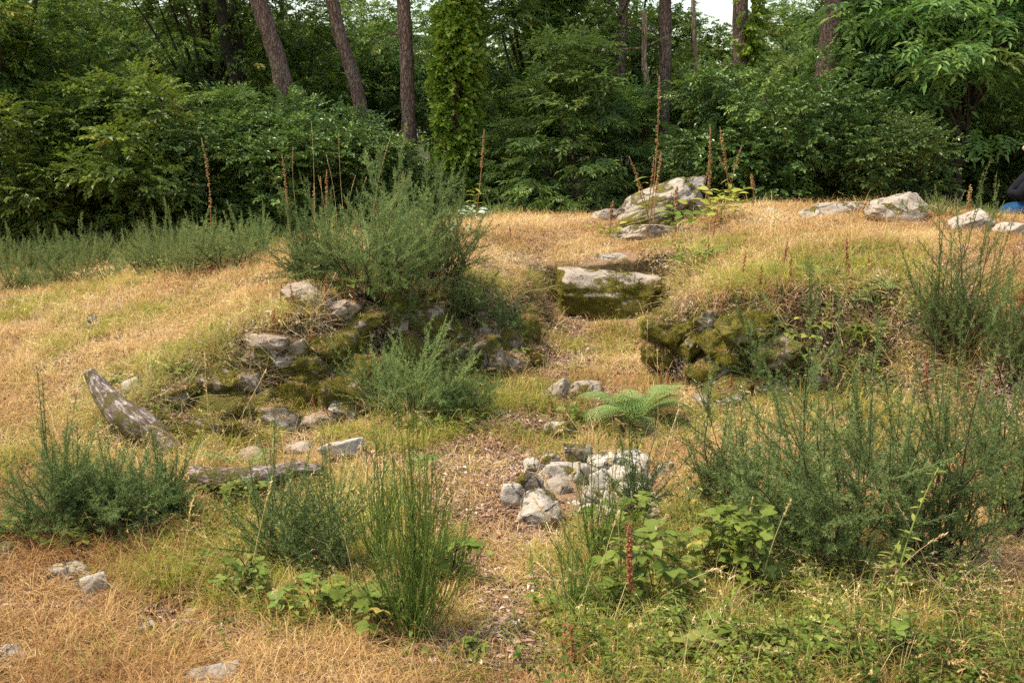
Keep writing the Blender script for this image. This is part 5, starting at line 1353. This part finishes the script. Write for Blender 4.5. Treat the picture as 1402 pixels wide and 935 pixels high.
HB = [(*hit(a, b)[:2], r_) for a, b, r_ in ((900, 800, .5), (980, 850, .6), (1080, 880, .6), (1180, 930, .5), (850, 900, .35), (1010, 740, .4), (1250, 880, .5), (460, 790, .35), (400, 740, .35), (380, 690, .3), (560, 830, .25), (620, 560, .4), (1090, 440, .35), (1180, 470, .4), (930, 600, .4), (700, 500, .3), (960, 350, .35), (40, 700, .35))]
def hbf(x, y):
    g = 0*x
    for a, b, c in HB: g = np.maximum(g, np.exp(-((x-a)**2+(y-b)**2)/(c*c)))
    return g
LG = [(*hit(a, b)[:2], r_) for a, b, r_ in ((270, 680, .45), (230, 720, .3), (420, 300, .6), (1040, 320, .6), (1100, 300, .6), (1380, 830, .4), (1200, 870, .5), (1060, 850, .4), (100, 470, .9), (230, 440, .6), (330, 400, .5), (60, 600, .4), (780, 440, .3), (1000, 620, .4), (480, 690, .3), (950, 350, .5), (700, 350, .4))]
def lgf(x, y):
    g = 0*x
    for a, b, c in LG: g = np.maximum(g, np.exp(-((x-a)**2+(y-b)**2)/(c*c)))
    return g
mask_long = lambda x, y: .9*lgf(x, y) + sst(green(x, y), .15, .5)*.5 + .25*np.exp(-((x+2.3)**2+(y-7.3)**2)/2.) + .5*np.exp(-((x-2.2)**2+(y-8.8)**2)/1.2)
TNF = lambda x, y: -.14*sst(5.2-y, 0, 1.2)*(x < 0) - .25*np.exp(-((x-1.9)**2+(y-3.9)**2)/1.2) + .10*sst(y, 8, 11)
cnt = {}
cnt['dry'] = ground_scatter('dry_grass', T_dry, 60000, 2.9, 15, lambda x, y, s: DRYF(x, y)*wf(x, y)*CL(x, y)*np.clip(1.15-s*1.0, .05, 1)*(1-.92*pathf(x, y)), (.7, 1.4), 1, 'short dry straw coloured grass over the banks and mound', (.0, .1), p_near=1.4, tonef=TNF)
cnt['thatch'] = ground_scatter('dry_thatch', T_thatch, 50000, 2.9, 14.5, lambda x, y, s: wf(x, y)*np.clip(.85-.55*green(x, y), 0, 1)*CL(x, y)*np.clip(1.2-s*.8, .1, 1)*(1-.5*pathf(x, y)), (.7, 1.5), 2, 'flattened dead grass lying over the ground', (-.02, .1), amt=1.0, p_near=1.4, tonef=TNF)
cnt['green'] = ground_scatter('green_grass', T_green, 52000, 2.9, 16, lambda x, y, s: np.clip(green(x, y)*1.05-.06, 0, 1)*CL(x, y)*np.clip(1.2-s*.8, .1, 1)*(1-.9*woodf(x, y))*(1-.75*pathf(x, y)), (.6, 1.5), 3, 'short yellowish green grass in patches', (.05, .12), p_near=1.4)
cnt['lgreen'] = ground_scatter('long_green_grass', T_lgreen, 9000, 3.0, 15, lambda x, y, s: np.clip(green(x, y)*1.2-.35, 0, 1)*(1-pathf(x, y))*wf(x, y)*.75, (.45, 1.1), 4, 'longer green grass blades among the plants', (.08, .12), p_near=1.4)
cnt['long'] = ground_scatter('long_dry_grass', T_long, 10000, 3.0, 14, lambda x, y, s: np.clip(mask_long(x, y), 0, 1)*(1-pathf(x, y))*wf(x, y)*.5*(1-.6*hbf(x, y)), (.4, 1.05), 5, 'long dry grass stems with seed heads', (.1, .12), p_near=1.3)
cnt['lit'] = ground_scatter('leaf_litter', T_lit, 46000, 2.9, 14, lambda x, y, s: np.clip(.22+.75*pathf(x, y)+.5*sst(s, .7, 1.4)+.3*(x < -.6)*(y < 4.6), 0, 1)*wf(x, y), (.7, 1.3), 6, 'brown leaf litter, twigs and chips on the path and banks', (.0, .15), amt=1.0, p_near=1.4)
cnt['weed'] = ground_scatter('small_weeds', T_weed, 15000, 2.9, 12, lambda x, y, s: np.clip(green(x, y)*1.2-.35+.2*np.exp(-((x-1.3)**2+(y-3.9)**2)/.7), 0, 1)*(1-pathf(x, y)*.85)*.8, (.6, 1.4), 7, 'small leafy weeds covering the ground', (.0, .15), amt=.8, p_near=1.7)
def herb_t(h, n, ln, W):
    a = Acc(); ps = np.zeros(3); top = np.array([r3.normal(0, .2)*h, r3.normal(0, .2)*h, h]); pth = curve(ps, top, (r3.normal(0, .01), 0, 0), 6)
    V, F = tube(pth, np.linspace(.0014, .0007, 6), 3, False); a.add(V, F, .35)
    f = np.linspace(.15, 1, n)*5; j = np.minimum(f.astype(int), 4); P = pth[j]+(pth[j+1]-pth[j])*(f-j)[:, None]; an = np.arange(n)*2.4+r3.random()
    D = np.c_[np.cos(an), np.sin(an), r3.uniform(-.1, .7, n)]
    scatter(a, leaf_t(ln, W, .25, .3, 5), frames(D), P, r3.uniform(.6, 1.1, n)*np.linspace(1.1, .6, n), .28+r3.normal(0, .12, n)); return a.mesh('herb', M_leaf)
T_herb = [herb_t(.15, 11, .034, .018) for _ in range(3)]+[herb_t(.10, 9, .028, .018) for _ in range(2)]+[herb_t(.20, 14, .038, .012)]
cnt['herb'] = ground_scatter('leafy_undergrowth', T_herb, 60000, 3.0, 12, lambda x, y, s: hbf(x, y)*.26*CL(x+3, y)*(1-.9*pathf(x, y)), (.5, 1.4), 8, 'leafy green undergrowth of small weeds among the bushes', (.02, .2), amt=.3, p_near=1.7)
def bankedge(x, y, s):
    d = sdf(x, y, PIT)
    return np.clip(np.exp(-((d-.22)/.12)**2)*(x > -2.4)*(y > 5.5), 0, 1)
cnt['over'] = ground_scatter('overhanging_grass', T_lgreen+T_long+T_dry, 26000, 5.4, 10.5, lambda x, y, s: bankedge(x, y, s)*CL(x, y)*.8, (.5, 1.1), 18, 'shaggy grass hanging over the edges of the banks', (.02, .15), amt=1.3, p_near=1.2)
# moss on the steep faces of the bank and on the mossy stones
Pm, Rm, Sm = [], [], []
rm = np.random.default_rng(9)
x, y = pts_in_view(60000, 5.5, 10.5, rm, p_near=1.2); _, sl, dx, dy = normals_rot(x, y, rm)
k = (sl > .45) & (rm.random(len(x)) < .85) & (fbm(x*3, y*3, o=3) > -.15) & (x > -2.7); x, y, dx, dy = x[k], y[k], dx[k], dy[k]
Pm.append(np.c_[x, y, height(x, y)]); Rm.append(euler_align(dx, dy, rm.uniform(0, 6, len(x)), 1.0))
bpy.context.view_layer.update()
for o, c, P, F, ms, mt in ROCKPTS:
    if ms < .45: continue
    mw = np.array(o.matrix_world); a, b, c_ = P[F[:, 0]], P[F[:, 1]], P[F[:, 2]]
    nr = np.cross(b-a, c_-a); ar = np.linalg.norm(nr, axis=1)/2; m = int(ar.sum()*ms*3000)
    fi = rm.choice(len(F), m, p=ar/ar.sum()); u, v = rm.random(m), rm.random(m); f = u+v > 1; u[f], v[f] = 1-u[f], 1-v[f]
    q = a[fi]+(b-a)[fi]*u[:, None]+(c_-a)[fi]*v[:, None]; n_ = unit(nr[fi])
    q = q@mw[:3, :3].T + mw[:3, 3]; n_ = n_@mw[:3, :3].T
    k = (n_[:, 2] > -.35) & (fbm(q[:, 0]*7, q[:, 1]*7, q[:, 2]*7, 3) - (n_[:, 2]*.6 if mt < 0 else 0) > .42-ms*.55+rm.normal(0, .09, m)); q, n_ = q[k], n_[k]; m = len(q)
    nzv = np.maximum(n_[:, 2], .05)
    Pm.append(q); Rm.append(euler_align(-n_[:, 0]/nzv, -n_[:, 1]/nzv, rm.uniform(0, 6, m), 1.0))
Pt, Rt = [], []
for o, c, P, F, ms, mt in ROCKPTS:
    if o.parent is None: continue
    mw = np.array(o.matrix_world); a, b, c_ = P[F[:, 0]], P[F[:, 1]], P[F[:, 2]]; nr = unit(np.cross(b-a, c_-a))@mw[:3, :3].T
    k = np.where(nr[:, 2] > .72)[0]
    if len(k) < 4: continue
    q = ((a+b+c_)/3)[rm.choice(k, 26)]@mw[:3, :3].T + mw[:3, 3]
    q = q[fbm(q[:, 0]*8, q[:, 1]*8, q[:, 2]*8, 2) > -.05]
    Pt.append(q); Rt.append(np.c_[rm.normal(0, .15, (len(q), 2)), rm.uniform(0, 6, len(q))])
Pt, Rt = np.concatenate(Pt), np.concatenate(Rt); m = len(Pt)
gn_scatter('wall_top_litter', T_lit+T_thatch[:3]+T_dry[:2], Pt, Rt, rm.uniform(.4, .8, m), rm.integers(0, 10, m), rm.normal(-.05, .1, m), label='dead grass, twigs and litter lying on the wall stones')
Pm, Rm = np.concatenate(Pm), np.concatenate(Rm); m = len(Pm)
gn_scatter('moss', T_moss, Pm, Rm, rm.uniform(.5, 1.1, m), rm.integers(0, 4, m), -.12 + .22*fbm(Pm[:, 0]*4, Pm[:, 1]*4, Pm[:, 2]*4, 3) + rm.normal(0, .08, m), label='yellow green moss growing on the stones and the steep bank')
cnt['moss'] = m
# brown roots and dead stalks hanging on the steep bank
ra = Acc(); rr_ = np.random.default_rng(13)
x, y = pts_in_view(30000, 6, 10, rr_, p_near=1.2); _, sl, dx, dy = normals_rot(x, y, rr_)
k = (sl > .7) & (x > -2.5); x, y, dx, dy = x[k][:2600], y[k][:2600], dx[k][:2600], dy[k][:2600]
z = height(x, y)
for i in range(len(x)):
    l_ = rr_.uniform(.04, .15); g_ = np.array([-dx[i], -dy[i], 0]); g_ /= np.linalg.norm(g_)+1e-6
    p0 = np.array([x[i], y[i], z[i]]); d = g_*rr_.uniform(.1, .6)+np.array([rr_.normal(0, .5), rr_.normal(0, .2), rr_.uniform(-1, .5)])
    V, F = tube(curve(p0, p0+d*l_, g_*l_*.3, 5), [.0016, .0015, .0013, .001, .0007], 3, False); ra.add(V, F, rr_.uniform(.1, .8))
o = link('hanging_roots', ra.mesh('hanging_roots', M_litter)); tag(o, 'tangle of brown roots and dead stalks on the steep bank faces', kind='stuff')
# single long dry stalks arching over the foreground
SK = [((0, 545), (180, 620), (0, 0, .15)), ((130, 540), (290, 590), (0, 0, .12)), ((185, 480), (200, 540), (0, 0, .05)), ((320, 590), (365, 505), (0, 0, 0)), ((855, 455), (878, 475), (0, 0, .0)), ((930, 500), (985, 565), (0, 0, .02)), ((885, 510), (1010, 600), (0, 0, .03)),
      ((300, 600), (440, 602), (0, 0, .05)), ((455, 300), (500, 250), (0, 0, 0)), ((795, 600), (860, 640), (0, 0, .08)), ((900, 660), (930, 560), (0, 0, .03))]
for i, (a, b, bd) in enumerate(SK):
    pa = hit(*a); pb = at(b[0], b[1], pa[1]+.05); g_ = np.array([pa[0], pa[1], hz(pa[0], pa[1])])
    V, F = tube(curve((0, 0, 0), pb-g_, bd, 10), np.linspace(.0022, .0012, 10), 4); ac = Acc(); ac.add(V, F, .9)
    m = 30; t = rr_.uniform(.75, 1, m); Pq = curve((0, 0, 0), pb-g_, bd, 41)[(t*40).astype(int)]; dq = unit((pb-g_)[None])[0]
    scatter(ac, leaf_t(.014, .004, .2, .1), frames(dq + rr_.normal(0, .4, (m, 3))), Pq, rr_.uniform(.6, 1.3, m), .9+rr_.normal(0, .1, m))
    o = link('dry_stalk', ac.mesh('dry_stalk', M_dry), None, g_); tag(o, 'single long pale grass stalk arching over the plants', 'grass stalk', 'single long dry stalks')
def dstalk(px, py, tx, ty, bend, w=.0024, heads=34):
    pa = hit(px, py)
    if pa[1] > 13: pa = at(px, py, 12.6); pa[2] = hz(pa[0], pa[1])
    pb = at(tx, ty, pa[1]); g_ = pa
    V, F = tube(curve((0, 0, 0), pb-g_, bend, 10), np.linspace(w, w*.4, 10), 4); ac = Acc(); ac.add(V, F, .75)
    t = rr_.uniform(.78, 1, heads); Pq = curve((0, 0, 0), pb-g_, bend, 41)[(t*40).astype(int)]; dq = unit((pb-g_)[None])[0]
    scatter(ac, leaf_t(.016, .0045, .2, .1), frames(dq + rr_.normal(0, .35, (heads, 3))), Pq, rr_.uniform(.6, 1.3, heads), .8+rr_.normal(0, .15, heads))
    return link('dry_stalk', ac.mesh('dry_stalk', M_dry), None, g_)
for i in range(9):
    px = 380+rr_.uniform(0, 130); o = dstalk(px, 300, px+rr_.normal(0, 16), rr_.uniform(165, 245), (rr_.normal(0, .05), 0, 0), .0026, 34)
    tag(o, 'tall yellow grass stalk rising from the left end of the mound gorse', 'grass stalk', 'tall grass stalks on the left mound')
for i in range(60):
    px = [rr_.uniform(840, 1390), rr_.uniform(840, 1390), rr_.uniform(180, 500), rr_.uniform(700, 860)][i % 4]; py = rr_.uniform(600, 880); h_ = rr_.uniform(60, 170)
    if i % 9 == 8: px, py, h_ = rr_.uniform(880, 1200), rr_.uniform(480, 560), 90
    o = dstalk(px, py, px+rr_.normal(0, 55), py-h_, (0, 0, rr_.uniform(.0, .08)), .0020, 26)
    tag(o, 'long dry grass stem bending over the low plants', 'grass stalk', 'dry grass stems among the plants')
print('counts', cnt, 'tris', sum(len(m.polygons) for m in bpy.data.meshes))
